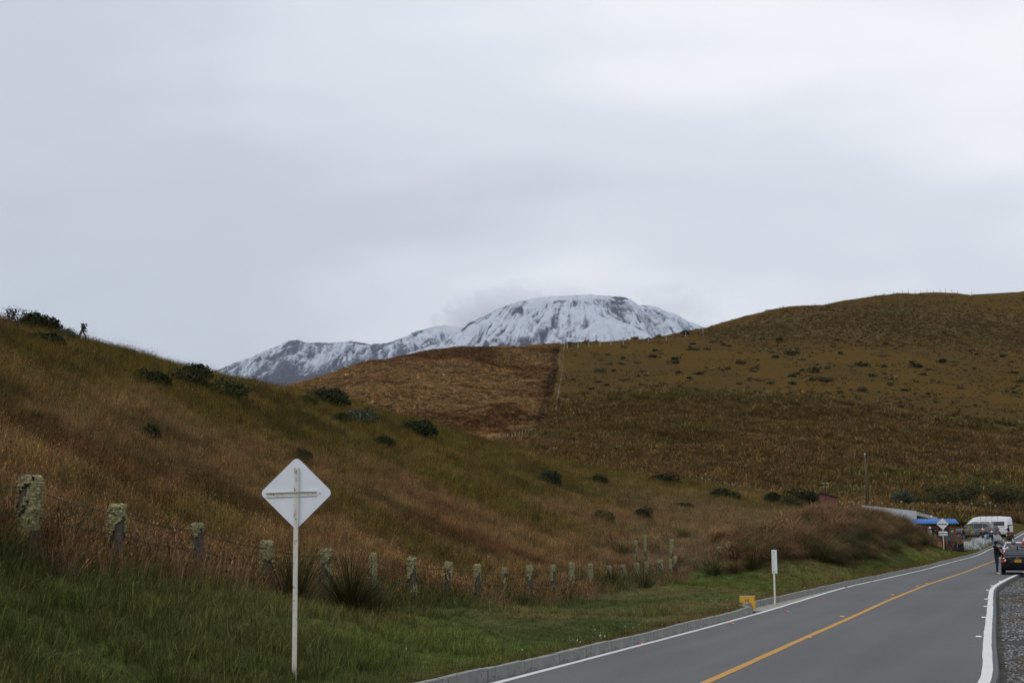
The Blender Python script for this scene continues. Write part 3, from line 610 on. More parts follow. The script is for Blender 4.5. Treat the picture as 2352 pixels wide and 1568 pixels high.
# meadow on the left hill
x, y = rpts(92000, -.46, .30, 19, 138, .9, 7); cr = crest_rel(x, y)
d = dleft(x, y); k = (x < fence_x(y) + .1) & (cr < 1.12) & (d > 5.2) & (y < 140); x, y, cr = x[k], y[k], cr[k]
olive = sstep(.50, .78, cr + (fbm(x / 9, y / 9, 3, 31) - .5) * .9); r_ = np.random.default_rng(4).random(len(x)); T_ = r_ < olive * .95
c = vary(tint(x, y), 8, .5, .14); hz = .55 + .9 * fbm(x / 2.4, y / 2.4, 3, 17)
scatter('meadow_grass', 'meadow', x[~T_], y[~T_], c[~T_], .75, 1.25, 'dry tan and rusty meadow grass on the slope above the fence', 'grass', zs=hz[~T_], seed=6)
scatter('tall_grass', 'tallgrass', x[T_], y[T_], c[T_] * np.array([1.0, 1.02, .9]), .6, 1.1, 'tall olive seed-heading grass along the crest of the near hill', 'grass', zs=hz[T_], seed=7)
x, y = rpts(9000, -.46, .22, 40, 136, 1.2, 23); cr = crest_rel(x, y); k = (x < fence_x(y) - 3) & (cr < 1.06) & (cr > .5); x, y = x[k], y[k]
scatter('seed_stalks', 'stalk', x, y, vary(np.broadcast_to(np.array([.13, .10, .035]), (len(x), 3)), 16, .4), .6, 1.05, 'seed stalks standing up from the olive grass along the near skyline', 'grass', seed=17)
x, y = rpts(12000, -.46, .16, 18.5, 68, .9, 8); fd = x - fence_x(y); k = (np.abs(fd + .2) < .8 + .5 * fbm(x, y, 2, 5)); x, y = x[k], y[k]
scatter('fence_grass', 'tallgrass', x, y, vary(lerp(np.broadcast_to(np.array([.19, .125, .07]), (len(x), 3)), LAWN_D * .9, sstep(.45, .6, fbm(x / 2.5, y / 2.5, 2, 12))), 9, .3), 0.6, 1.45, 'ragged uncut grass growing along the mossy fence', 'grass', seed=8)
x, y = rpts(8000, -.46, .28, 22, 136, 1.1, 18); cr = crest_rel(x, y); k = (x < fence_x(y) - 1.2) & (cr < 1.05) & (fbm(x / 6, y / 6, 3, 19) > .44); x, y, cr = x[k], y[k], cr[k]
pal = np.array([[.042, .044, .016], [.075, .045, .022], [.21, .15, .08], [.085, .028, .018], [.12, .105, .032]]); c = pal[np.random.default_rng(21).choice(5, len(x), p=[.28, .26, .2, .1, .16])]
scatter('slope_tussocks', 'midtuft', x, y, vary(c, 15, .3, .1), 0.7, 1.5, 'mixed dark green, brown and tan tussocks roughening the near slope', 'tussocks', zs=.7, seed=16)
# far hill
x, y = rpts(64000, -.17, .06, 185, 480, 1.5, 9); k = brown_field(x, y) & (y < 470); x, y = x[k], y[k]; fl_ = np.interp(y, [p[1] for p in FL[::-1]], [p[0] for p in FL[::-1]]) - x; edge = ((fl_ > -1) & (fl_ > -1) & (fl_ < 2.4 + 3 * (fbm(x / 9, y / 9, 2, 7) - .5)) & (y > 225) & (y < 445)).astype(float)
scatter('brown_field_tussocks', 'tuft', x, y, vary(lerp(np.broadcast_to(BRN * 1.3, (len(x), 3)), BRN_D * 1.3, sstep(.44, .66, fbm(x / 22, y / 22, 4, 71))), 10, .62, .08) * (1 - .48 * edge[:, None]), .55, 1.2, 'pale tufts covering the brown field left of the hill fence', 'tussocks', zs=.7, seed=9)
x, y = rpts(88000, -.02, .43, 138, 360, 1.5, 10); jt = np.random.default_rng(31).normal(0, 14, len(y)); k = (~brown_field(x, y)) & low_tussock(x, y + jt) & ((dleft(x, y) > 13) | ((y > 157) & (dleft(x, y) > 4))) & ((x > .24 * y) | (y > 168)); x, y = x[k], y[k]
scatter('lower_tussocks', 'tuft', x, y, vary(lerp(np.broadcast_to(TUS * 1.08, (len(x), 3)), np.array([.12, .105, .032]), sstep(.45, .7, fbm(x / 22, y / 22, 4, 71)) * .8), 11, .42, .12), .8, 1.9, 'brown tussock grass over the lower slope of the far hill', 'tussocks', zs=.9, seed=10)
x, y = rpts(26000, .08, .43, 420, 560, 1.4, 12); jt = np.random.default_rng(32).normal(0, 14, len(y)); k = up_tussock(x, y + jt); x, y = x[k], y[k]
scatter('upper_tussocks', 'tuft', x, y, vary(np.broadcast_to(TUS * 1.0, (len(x), 3)), 12, .35, .1), .6, 1.2, 'dark brown tussock band just under the far hilltop', 'tussocks', zs=.8, seed=11)
x, y = rpts(16000, .02, .43, 270, 560, 1.4, 13); k = (~brown_field(x, y)) & ~low_tussock(x, y) & ~up_tussock(x, y) & (fbm(x / 16, y / 16, 3, 14) > .46); x, y = x[k], y[k]
scatter('pasture_tussocks', 'tuft', x, y, vary(np.broadcast_to(np.array([.105, .07, .028]), (len(x), 3)), 13, .4, .15), .3, .75, 'small scattered tufts on the olive pasture of the far hill', 'tussocks', zs=.7, seed=12)
# gravel
B = MB(); B.ball((0, 0, 0), (.03, .022, .015), 0, 6, 3); st = B.mesh('pebble', pm('grey_pebble', (.17, .165, .16), .9, var=.4, scale=20)); B = MB(); B.ball((0, 0, 0), (.02, .026, .012), 0, 5, 3); st2 = B.mesh('pebble', pm('pale_pebble', (.32, .31, .30), .9, var=.3, scale=20))
proto('pebble', [st, st, st2])
x, y = rpts(22000, .30, .44, 14, 74, 1.2, 14); rr = (x - xr(y)) * cosl(y); k = (rr > .3) & (rr < 11) & (fbm(x / 1.5, y / 1.5, 3, 44) > .36); x, y = x[k], y[k]
scatter('gravel', 'pebble', x, y, np.ones((len(x), 3)), .5, 1.7, 'loose grey gravel on the shoulder right of the white line', 'gravel', seed=13)
x, y = rpts(2600, .32, .44, 14, 66, 1.2, 15); rr = (x - xr(y)) * cosl(y); k = (rr > .5) & (rr < 11) & (fbm(x / 2.0, y / 2.0, 3, 88) > .60); x, y = x[k], y[k]
scatter('shoulder_weeds', 'lawn', x, y, vary(np.broadcast_to(np.array([.16, .12, .04]), (len(x), 3)), 14, .3), .5, 1.2, 'sparse yellowish weeds in the gravel shoulder', 'grass', seed=14)

# ------------------------------------------------------------------ tussocks on the road bank
def big_tussock(n, L, mat, lean0=.1, lean1=.9, droop=1.9, w=.016, wind=.0, wa=-.25):
    B = Blades()
    for i in range(n):
        a = rnd.uniform(0, 6.28); q = rnd.random() ** .8
        if wind: a = math.atan2(math.sin(a) + wind * math.sin(wa), math.cos(a) + wind * math.cos(wa))
        B.blade((math.cos(a) * .22 * q, math.sin(a) * .22 * q, -.1), a + rnd.gauss(0, .35), L * rnd.uniform(.6, 1.15), w * rnd.uniform(.6, 1.3), lean0 + q * lean1, droop * rnd.uniform(.5, 1.1), 5, rnd.uniform(.45, 1.3), tipc=(1.5, 1.35, 1.25))
    return B.mesh('tussock_blades', mat)
tm = [big_tussock(460, 1.7, M['tuss'], .08, .75, 2.2, .017, .9) for _ in range(5)] + [big_tussock(420, 1.5, M['tuss_green'], .08, .75, 2.1, .017, .9) for _ in range(2)]
for Yk in np.arange(63.5, 117, .85):
    c = float(cosl(Yk)); s_ = math.sqrt(1 - c * c)
    for d0 in (3.3, 4.2, 5.1, 6.2, 7.6):
        if rnd.random() < .10 or (Yk > 113 and d0 > 5.5) or (Yk < 67 and d0 > 5.5): continue
        dd = d0 + rnd.uniform(-.4, .4) + (1.2 if Yk < 69 else 0); yk = Yk + rnd.uniform(-.6, .6); px_, py_ = xl(yk) - .5 - dd * c, yk + dd * s_
        o = link('tussock_grass', rnd.choice(tm[:5] if rnd.random() < (.9 if d0 > 4.5 else .45) else tm[5:]), None, (px_, py_, H(px_, py_)), rnd.gauss(0, .35)); s = rnd.uniform(.85, 1.3) * (.8 if d0 < 3.6 else 1); o.scale = (s, s, s * rnd.uniform(.8, 1.05))
        o.rotation_euler.x = rnd.uniform(-.1, .1); tag(o, 'tall drooping brown tussock in the mass covering the roadside bank', 'grass tussock', 'brown tussocks on the road bank')
def single_tussock(px, py, hpx, mat, label, n=170, lean1=.5, droop=.9, w=.014, name='tussock_grass', group=None, cat='grass tussock'):
    g = on_ground(px, py); Lm = hpx / F * g[1]; o = link(name, big_tussock(n, Lm * 1.15, mat, .05, lean1, droop, w * max(.6, g[1] / 45)), None, g, rnd.uniform(0, 6)); return tag(o, label, cat, group)
single_tussock(672, 1385, 150, M['rush'], 'dark spiky rush clump just behind the pole of the big diamond sign', 330, .5, .5, .022, 'rush_clump', cat='rush clump')
single_tussock(805, 1408, 165, M['rush'], 'largest dark spiky rush clump right of the big sign pole', 620, .85, .8, .024, 'rush_clump', cat='rush clump')
single_tussock(860, 1412, 105, M['rush'], 'drooping dark rush clump at the right foot of the largest one', 150, .9, .9, .02, 'rush_clump', cat='rush clump')
single_tussock(1403, 1350, 58, M['rush'], 'reddish rush clump growing over the far end of the mossy fence', 140, .8, .6, .02, 'rush_clump', cat='rush clump')
single_tussock(1478, 1352, 70, M['rush'], 'spiky rush clump under the pair of tall posts at the fence end', 150, .7, .7, .02, 'rush_clump', cat='rush clump')
single_tussock(1300, 1382, 52, M['tuss'], 'pale dry tussock leaning against posts in the middle of the fence', 140, .9, 1.2, .02)
single_tussock(1255, 1388, 45, M['tuss'], 'low dry tussock beside a bare fence post', 110, 1.0, 1.2, .02)
single_tussock(722, 1398, 50, M['tuss'], 'small bleached tussock at the foot of the post right of the sign', 90, 1.0, 1.2, .02)
single_tussock(955, 1392, 40, M['tuss'], 'bleached curly tussock under a lichen-topped fence post', 90, 1.1, 1.3, .02)
single_tussock(1640, 1318, 46, M['tuss_green'], 'dark green tuft below the four mossy posts where the bank begins', 170, .9, .9, .02)
single_tussock(1690, 1312, 46, M['tuss'], 'dry tuft at the foot of the mossy posts climbing the bank', 170, .9, 1.1, .02)
single_tussock(1728, 1306, 50, M['tuss_green'], 'dark green tuft at the left end of the tall tussock bank', 170, .9, .9, .02)
single_tussock(20, 1235, 150, M['tuss'], 'tall arching dry grass at the left edge behind the first post', 130, .6, .8, .02)
for q in [(145, 1028, 28, 'green tuft on the hillside below the small dark shrub at left'), (220, 1090, 22, 'bluish green tuft in the rusty grass at left'), (303, 1110, 26, 'wide green tuft right of the bluish green one'),
          (795, 1120, 26, 'green grass tuft on the slope right of the big sign'), (1425, 1268, 30, 'round green tussock above the fence end'), (1567, 1232, 32, 'bright green tussock right of the fence end posts'), (1010, 1095, 22, 'olive tuft in the middle of the slope')]:
    single_tussock(q[0], q[1], q[2], M['tuss_green'], q[3], 150, .9, .8, .02)

# ------------------------------------------------------------------ shrubs
def bush_mesh(n, leafs, mat, lobes=5, flat=.6, fill=.35):
    B = Blades(); L_ = [(Vector((rnd.uniform(-.30, .30), rnd.uniform(-.30, .30), rnd.uniform(.0, .12))), rnd.uniform(.24, .40)) for _ in range(lobes)]
    for i in range(n):
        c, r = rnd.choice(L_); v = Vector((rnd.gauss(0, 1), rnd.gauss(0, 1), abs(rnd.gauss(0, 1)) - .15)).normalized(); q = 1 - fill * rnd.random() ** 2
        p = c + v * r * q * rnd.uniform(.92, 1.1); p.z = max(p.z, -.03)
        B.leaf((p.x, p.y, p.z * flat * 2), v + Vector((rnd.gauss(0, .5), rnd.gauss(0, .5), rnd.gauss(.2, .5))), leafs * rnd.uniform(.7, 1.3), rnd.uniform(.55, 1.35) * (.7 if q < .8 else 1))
    return B.mesh('shrub_leaves', mat)
bushes = {k: [bush_mesh(1800, .05, M[mm]) for _ in range(3)] for k, mm in (('dark', 'leaf_dark'), ('mid', 'leaf_mid'), ('olive', 'leaf_olive'), ('grey', 'leaf_grey'))}
stemme = MB()
for k in range(7):
    a = k * .9; stemme.tube([(0, 0, -.08), (.1 * math.cos(a), .1 * math.sin(a), .15), (.26 * math.cos(a + .2), .26 * math.sin(a + .2), .36)], [.022, .014, .006], 5)
stemme = stemme.mesh('shrub_stems', M['twig'])
def shrub(px, py, wpx, hpx, kind, label, group=None, cat='shrub', dist=None):
    g = on_ground(px, py) if dist is None else np.array([*U(px, py, dist)[:2], H(*U(px, py, dist)[:2])])
    w = wpx / F * g[1]; h = hpx / F * g[1] * 1.3 + .08; r_ = thing('shrub', label, cat, (g[0], g[1], g[2] - .04 * h), rnd.uniform(0, 6.28), group)
    for nm, me in (('foliage', rnd.choice(bushes[kind])), ('stem', stemme)):
        o = link(nm, me, r_); o.scale = (w / .82, w / .82, h / .58)
    return r_
for a in [(65, 756, 100, 38, 'dark', 'big dark rounded shrub on the skyline at the far left'), (102, 792, 74, 26, 'dark', 'dark flat shrub just below the big skyline shrub at left'),
          (148, 780, 46, 24, 'grey', 'grey-green feathery shrub beside the forked dead trunk'), (340, 884, 74, 34, 'dark', 'dark dome shrub alone left of the pair on the slope'),
          (432, 888, 74, 34, 'dark', 'dark dome shrub at the front of the pair near the skyline'), (452, 870, 66, 34, 'dark', 'dark shrub behind another close under the skyline grass'),
          (508, 908, 78, 34, 'mid', 'fresher green low shrub right of the dark pair'), (748, 928, 84, 36, 'dark', 'big dark shrub on the edge of the hill before the brown field'),
          (706, 926, 44, 22, 'olive', 'yellowish low shrub touching the big dark one on its left'), (776, 968, 38, 18, 'dark', 'small dark shrub below the big one on the hill edge'),
          (828, 974, 54, 32, 'grey', 'greyish round shrub right of a small dark one'), (950, 996, 80, 32, 'dark', 'wide dark shrub standing alone on the crest in mid picture'),
          (880, 1022, 40, 18, 'dark', 'small ragged dark shrub below the greyish round one'), (330, 1004, 58, 28, 'dark', 'dark shrub halfway down the left slope'),
          (690, 1055, 38, 22, 'dark', 'dark shrub peeking over the top of the big diamond sign'), (1252, 1108, 58, 28, 'dark', 'loose dark shrub low on the slope right of centre'),
          (1368, 1108, 44, 14, 'dark', 'flat dark shrub right of a loose one low on the slope'), (1518, 1110, 60, 20, 'dark', 'long flat dark shrub at the foot of the far hill'),
          (1450, 1088, 40, 14, 'olive', 'small olive shrub on the crest above the flat dark ones'), (1578, 1112, 44, 16, 'olive', 'olive shrub right of the long flat dark one'),
          (1660, 1146, 50, 22, 'dark', 'dark dome shrub left of three before the far fence'), (1762, 1157, 52, 28, 'dark', 'dark dome shrub in the middle of three before the far fence'),
          (1842, 1152, 62, 28, 'dark', 'largest dark dome shrub left of the red hut'), (1815, 1166, 48, 22, 'mid', 'low green shrub tucked under the largest dome'),
          (1912, 1158, 34, 16, 'dark', 'small dark shrub in front of the red hut'), (1558, 1170, 62, 16, 'dark', 'flat spreading dark shrub in pale grass above the bank'),
          (1472, 1190, 38, 22, 'dark', 'small dark ball shrub in the pale grass'), (1386, 1198, 46, 22, 'olive', 'yellow-green ball shrub in the pale grass'),
          (990, 1205, 22, 14, 'mid', 'tiny green shrub in the tan grass behind the fence'), (1235, 1198, 24, 14, 'mid', 'tiny green shrub left of the yellow-green ball')]:
    shrub(*a)
# far hillside dots
lowbush = {k: [bush_mesh(170, .13, M[mm], 4) for _ in range(3)] for k, mm in (('dark', 'leaf_dark'), ('mid', 'leaf_mid'), ('brown', 'tuss'))}
r5 = np.random.default_rng(5); cnt = 0
while cnt < 210:
    px, py = r5.uniform(1300, 2352), r5.uniform(760, 940); g = on_ground(px, py, 200)
    if brown_field(g[0:1], g[1:2])[0] or low_tussock(g[0:1], g[1:2])[0] or (up_tussock(g[0:1], g[1:2])[0] and r5.random() < .6) : continue
    kd = ('dark', 'mid', 'brown')[min(2, int(r5.random() * 3.3) if r5.random() < .8 else 2)]; s = r5.uniform(.8, 2.3) * (1 if r5.random() < .7 else 1.5)
    o = link('low_shrub', lowbush[kd][int(r5.integers(0, 3))], None, g - np.array([0, 0, .05]), r5.uniform(0, 6.28)); o.scale = (s * 1.3, s, s * r5.uniform(.55, .95))
    if kd == 'brown': tag(o, 'low brown bush dotted on the olive pasture of the far hill', 'bush', 'brown bushes on the far pasture')
    elif kd == 'dark': tag(o, 'low blackish bush dotted on the olive pasture of the far hill', 'bush', 'blackish bushes on the far pasture')
    else: tag(o, 'low green bush dotted on the olive pasture of the far hill', 'bush', 'green bushes on the far pasture')
    cnt += 1
# trees at the foot of the far hill
def tree(px, py, wpx, hpx, dist, kind, label):
    p = U(px, py, dist); z = H(p[0], p[1]); w = wpx / F * dist; h = hpx / F * dist + (p[2] - z); r_ = thing('shrub_tree', label, 'tree', (p[0], p[1], z), 0, 'small trees at the foot of the far hill')
    mb = MB(); B = Blades(); tips = []
    for k in range(6):
        a = k * 1.05 + rnd.uniform(-.3, .3); tip = Vector((math.cos(a) * w * .32, math.sin(a) * w * .32, h * rnd.uniform(.55, .85))); mid = Vector((tip.x * .45, tip.y * .45, h * .38)); tips.append(tip)
        mb.tube([(0, 0, -.2), (tip.x * .1, tip.y * .1, h * .15), mid, tip], [.09, .08, .05, .02], 6)
    mb.build('trunk', M['twig'], r_, True)
    for i in range(1500):
        c = rnd.choice(tips) ; v = Vector((rnd.gauss(0, 1), rnd.gauss(0, 1), rnd.gauss(-.1, .9))).normalized(); q = rnd.uniform(.45, 1); p_ = c + Vector((v.x * w * .26 * q, v.y * w * .26 * q, v.z * h * .30 * q))
        B.leaf(p_, v + Vector((rnd.gauss(0, .5), rnd.gauss(0, .5), .4)), rnd.uniform(.10, .2), rnd.uniform(.5, 1.5))
    link('crown', B.mesh('crown', M[kind]), r_); return r_
for a in [(2075, 1172, 48, 46, 172, 'leaf_grey', 'grey-green round little tree behind the white house'), (2122, 1168, 62, 36, 178, 'leaf_olive', 'low olive tree right of the grey-green round one'),
          (2168, 1168, 66, 50, 180, 'leaf_mid', 'wide dark green tree above the blue stall roof'), (2222, 1170, 70, 60, 184, 'leaf_mid', 'taller loose green tree above the grey car'),
          (2262, 1186, 46, 36, 176, 'leaf_olive', 'small yellowish tree between two taller ones by the van'), (2302, 1176, 70, 60, 182, 'leaf_mid', 'bushy dark tree above the white van'),
          (2340, 1180, 60, 62, 184, 'leaf_mid', 'dark tree at the right edge behind the van'), (2150, 1140, 50, 26, 196, 'leaf_olive', 'olive shrub tree farther up behind the wide one'), (2010, 1178, 40, 22, 176, 'leaf_olive', 'small olive bush tree left of the power pole')]:
    tree(*a)
# two twiggy shrubs on the skyline and forked dead trunk
for px, py, hp, wp, lab in [(40, 735, 24, 48, 'thin twiggy shrub on the skyline above the big dark shrub'), (22, 732, 20, 20, 'smaller twiggy shrub at the very left of the skyline')]:
    g = on_ground(px, py + 25); s = g[1] / F; r_ = thing('twiggy_shrub', lab, 'shrub', g); mb = MB(); B = Blades(); hh = (hp + 24) * s
    for k in range(9):
        a = k * .7; tip = Vector((math.cos(a) * wp * .4 * s, math.sin(a) * wp * .4 * s, hh * rnd.uniform(.75, 1))); mb.tube([(0, 0, -.1), (tip.x * .3, tip.y * .3, hh * .5), tip], [.03, .02, .008], 5)
        for j in range(16): B.leaf(tip + Vector((rnd.gauss(0, .12), rnd.gauss(0, .12), rnd.gauss(-.05, .14))), (rnd.gauss(0, 1), rnd.gauss(0, 1), 1), .07, rnd.uniform(.5, 1.3))
    mb.build('stem', M['twig'], r_); link('foliage', B.mesh('foliage', M['leaf_dark']), r_)
g = on_ground(188, 778); s = g[1] / F; r_ = thing('dead_trunk', 'forked dead trunk with tufted top standing on the left skyline', 'dead plant', g)
mb = MB(); mb.tube([(-14 * s, 0, -.2), (-6 * s, 0, 14 * s), (0, 0, 28 * s), (1 * s, 0, 36 * s), (-4 * s, 0, 44 * s)], [.07, .06, .06, .05, .02], 7); mb.tube([(9 * s, 0, -.2), (7 * s, .1, 14 * s), (0, 0, 28 * s)], [.06, .05, .05], 7); mb.tube([(0, 0, 30 * s), (10 * s, .05, 30 * s)], [.04, .02], 6); mb.tube([(0, 0, 34 * s), (9 * s, -.05, 36 * s)], [.04, .02], 6)
mb.build('trunk', M['twig'], r_, True); B = Blades()
for k in range(70): B.leaf((rnd.gauss(3, 3) * s, rnd.gauss(0, .1), rnd.uniform(24, 42) * s), (rnd.gauss(0, 1), rnd.gauss(0, 1), rnd.gauss(0, 1)), .07, rnd.uniform(.7, 1.8), 2.5)
link('dead_leaves', B.mesh('dead_leaves', M['leaf_dark']), r_)

# ------------------------------------------------------------------ roadside fence
def lichen_mesh(h, r, cover):
    me_b = MB(); n, m_ = 22, 22; P = {}; zz = lambda i: h * (1 - (.25 + .75 * cover) * (1 - i / m_)) if i <= m_ else h
    for i in range(m_ + 3):
        for k in range(n):
            a = 2 * math.pi * k / n; q = r * (1.04 + rnd.random() ** 1.5 * .34); z = zz(i) + rnd.uniform(-.012, .012)
            if i > m_: q *= (.75, .3)[i - m_ - 1]; z = h + rnd.uniform(.0, .03)
            P[i, k] = len(me_b.v); me_b.v.append((q * math.cos(a), q * math.sin(a), z))
    ph = rnd.uniform(0, 50)
    for i in range(m_ + 2):
        for k in range(n):
            t_ = i / m_; a = 2 * math.pi * k / n; nv = float(fbm(np.array([math.cos(a) * 1.1 + ph]), np.array([math.sin(a) * 1.1 + t_ * 4]), 3, 4)[0])
            if i < m_ and nv < .78 - .42 * t_ - .14 * cover: continue
            me_b.f.append([P[i, k], P[i, (k + 1) % n], P[i + 1, (k + 1) % n], P[i + 1, k]]); me_b.m.append(0)
    B = Blades()
    for f in me_b.f:
        for q in range(2):
            p = np.mean([me_b.v[k_] for k_ in f], 0) + np.array([rnd.gauss(0, .008) for _ in range(3)]); B.leaf(p * np.array([1.05, 1.05, 1]), (p[0] + rnd.gauss(0, .05), p[1] + rnd.gauss(0, .05), rnd.gauss(.02, .05)), rnd.uniform(.014, .03), rnd.uniform(.55, 1.3), 1.4)
    me = me_b.mesh('lichen', [M['lichen_mass'], M['lichen']], True); b0 = len(me_b.v); mm = MB(); mm.v = me_b.v + B.v; mm.f = me_b.f + [[i + b0 for i in f] for f in B.f]; mm.m = [0] * len(me_b.f) + [1] * len(B.f)
    me = mm.mesh('lichen', [M['lichen_mass'], M['lichen']], True); at = me.attributes.new('bv', 'FLOAT_COLOR', 'POINT'); at.data.foreach_set('color', np.concatenate([np.ones((b0, 4)), np.concatenate([np.array(B.c), np.ones((len(B.c), 1))], 1)]).astype(np.float32).ravel()); return me
pmesh = []
for k in range(4):
    mb = MB(); r = .075; n = 9; lv = [-.3, 0, .35, .7, .97, 1.0]; vs = []; fs = []; ph = rnd.uniform(0, 6)
    for i, z in enumerate(lv):
        for j in range(n):
            a = 2 * math.pi * j / n; q = r * (1 + .14 * math.sin(2 * a + ph) + rnd.uniform(-.05, .05)) * (.93 if i == 5 else 1); vs.append((q * math.cos(a), q * math.sin(a), z + (rnd.uniform(-.02, .02) if i == 5 else 0)))
    for i in range(len(lv) - 1):
        for j in range(n): fs.append([i * n + j, i * n + (j + 1) % n, (i + 1) * n + (j + 1) % n, (i + 1) * n + j])
    fs.append([(len(lv) - 1) * n + j for j in range(n)]); mb.add(vs, fs); pmesh.append((mb.mesh('post', M['post_wood']), [lichen_mesh(1.0, .075, c_) for c_ in (.5, .75, 1.0)]))
fence = thing('barbed_wire_fence', 'barbed wire fence on mossy wooden posts along the roadside verge', 'fence')
TOPS = []
def post(px, pb, pt, Y, parent, cover=None, wr=1.0):
    b_, t_ = U(px, pb, Y), U(px, pt, Y); z0 = min(b_[2], H(b_[0], b_[1])); h = t_[2] - z0
    me, li = rnd.choice(pmesh); o = link('post', me, parent, (b_[0], b_[1], z0), rnd.uniform(0, 6.28)); w = wr * rnd.uniform(.9, 1.2); o.scale = (w, w, h); o.rotation_euler.x = rnd.uniform(-.035, .035); o.rotation_euler.y = rnd.uniform(-.035, .035)
    l = link('lichen', rnd.choice(li) if cover is None else li[cover], o); TOPS.append((b_[0], b_[1], z0, h)); return o
covers = [2, 1, 0, 1, 2, 2, 1, 2, 1, 2, 1, 0, 2, 1, 1, 2, 1, 1, 2, 2, 2]
for i, (px, pb, pt, Y) in enumerate(FENCE): post(px, pb, pt, Y, fence, covers[i], [1.7, 1.35, 1.15, 1.35, 1.3, 1.0, 1.25, 1.15, 1.2, .9, 1.2, 1.05, 1.15, .9, 1, 1, 1, 1, 1.1, .9, .95][i])
main = list(TOPS)
for px, pb, pt, Y in [(1651, 1288, 1255, 66), (1674, 1280, 1245, 67.5), (1696, 1275, 1238, 69), (1723, 1275, 1235, 70.5), (1747, 1262, 1226, 72.5), (1760, 1258, 1217, 74.5)]: post(px, pb, pt, Y, fence, None, .95)
allt = list(TOPS)
first = np.array(main[0]); ext = (first[0] - 2.4 * .38, first[1] - 2.3, first[2] + .05, first[3])
for f_ in (.86, .52, .16):
    mb = MB(); P = [ext] + allt
    for a_, b_ in zip(P[:-1], P[1:]):
        A_ = Vector((a_[0], a_[1] - .09, a_[2] + a_[3] * f_)); B_ = Vector((b_[0], b_[1] - .09, b_[2] + b_[3] * f_)); pts = []
        for k in range(7): q = A_.lerp(B_, k / 6); q.z -= .05 * math.sin(math.pi * k / 6) + rnd.uniform(-.006, .006); pts.append(q)
        mb.tube(pts, .006, 4, 0, False)
        for k in range(16):
            q = A_.lerp(B_, (k + .5) / 16); q.z -= .05 * math.sin(math.pi * (k + .5) / 16); mb.tube([q + Vector((-.012, 0, -.022)), q + Vector((.012, 0, .022))], .004, 3, 0, False); 
    mb.build('barbed_wire', M['wire'], fence)
TOPS.clear()
f2 = thing('post_row', 'row of three taller grey mossy posts climbing behind the fence end', 'fence')
for px, pb, pt in [(1460, 1294, 1242), (1483, 1292, 1229), (1543, 1290, 1239)]: post(px, pb, pt, float(on_ground(px, pb)[1]) - .3, f2, 1, 1.0)
mb = MB()
for f_ in (.8, .45):
    for a_, b_ in zip(TOPS[:-1], TOPS[1:]): mb.tube([(a_[0], a_[1], a_[2] + a_[3] * f_), (b_[0], b_[1], b_[2] + b_[3] * f_)], .005, 4, 0, False)
mb.build('barbed_wire', M['wire'], f2)
# distant fences
def far_fence(label, pts, hgt, mat, r=.07, lich=False, wire=True):
    f = thing('wire_fence', label, 'fence'); mb = MB(); mb.tube([(0, 0, -.3), (0, 0, 1)], [1, .9], 7); me = mb.mesh('post', mat); prev = None; wm = MB()
    for g in pts:
        h = hgt * rnd.uniform(.85, 1.12); o = link('post', me, f, g); o.scale = (r, r, h); o.rotation_euler = (rnd.uniform(-.05, .05), rnd.uniform(-.05, .05), 0)
        if lich: l = link('lichen', pmesh[1][1][0], f, g); l.scale = (r / .07, r / .07, h)
        if prev is not None and wire:
            for q in (.9, .55): wm.tube([(prev[0], prev[1], prev[2] + hgt * q), (g[0], g[1], g[2] + hgt * q)], .007, 3, 0, False)
        prev = g
    if wire: wm.build('wire', M['wire'], f)
    return f
M['pale_post'] = pm('pale_concrete_post', (.30, .29, .25), .9, var=.15)
def along(P, step, y0=180):
    out = []
    for a_, b_ in zip(P[:-1], P[1:]):
        A_, B_ = np.array(a_[:2], float), np.array(b_[:2], float); n = max(1, int(np.linalg.norm(B_ - A_) / step))
        for k in range(n): q = A_ + (B_ - A_) * k / n; out.append(np.array([q[0], q[1], H(q[0], q[1])]))
    return out
far_fence('line of pale posts dividing the brown field from the olive pasture', along([(p[0] + 1.5, p[1]) for p in FL[:5]], 9.0), 1.25, M['pale_post'], .06)
far_fence('short row of pale posts at the lower corner of the brown field', along([(p[0] + .5, p[1]) for p in FL[5:]], 3.2), 1.4, M['pale_post'], .06)
far_fence('widely spaced white posts along the saddle above the pasture', [on_ground(px, py, 300) for px, py in [(1303, 800), (1328, 799), (1353, 797), (1378, 795), (1403, 793), (1432, 791), (1490, 786), (1530, 780), (1575, 773), (1615, 765)]], 2.0, M['pale_post'], .13)
SK = [(1960, 696), (2014, 689), (2034, 686), (2055, 683), (2077, 679), (2098, 676), (2112, 675), (2128, 674), (2141, 673), (2156, 672), (2172, 672), (2187, 672), (2200, 672), (2215, 672), (2228, 673), (2262, 676)]
sp_ = []
for px, py in SK:
    Yc = np.interp(px, [c_[0] for c_ in CREST], [c_[2] for c_ in CREST]); x0 = XA(px, Yc); sp_.append(np.array([x0, Yc, H(x0, Yc)]))
far_fence('thin dark posts standing on the skyline of the far hill', sp_, 1.75, M['wire'], .07)
cr_ = []
for px in [1616, 1632, 1651, 1668, 1685, 1704, 1725, 1744, 1763, 1782, 1802, 1840, 1872]:
    Yc = 131 + (px - 1616) * .01; x0 = XA(px, Yc); cr_.append(np.array([x0, Yc, H(x0, Yc)]))
far_fence('row of lichen-tipped posts behind the dome shrubs on the near crest', cr_, 1.05, M['post_wood'], .07, True)
hs_ = []
for px, pb in [(1931, 1158), (1953, 1160), (1975, 1163), (2001, 1160), (2028, 1162), (2051, 1164), (2074, 1166), (2099, 1170), (2124, 1176), (2156, 1168), (2182, 1172), (2209, 1178), (2236, 1184), (2268, 1176), (2278, 1180), (2290, 1178)]:
    Yc = 160 + (px - 1931) * .02; x0 = XA(px, Yc); hs_.append(np.array([x0, Yc, U(px, pb, Yc)[2] - .1]))
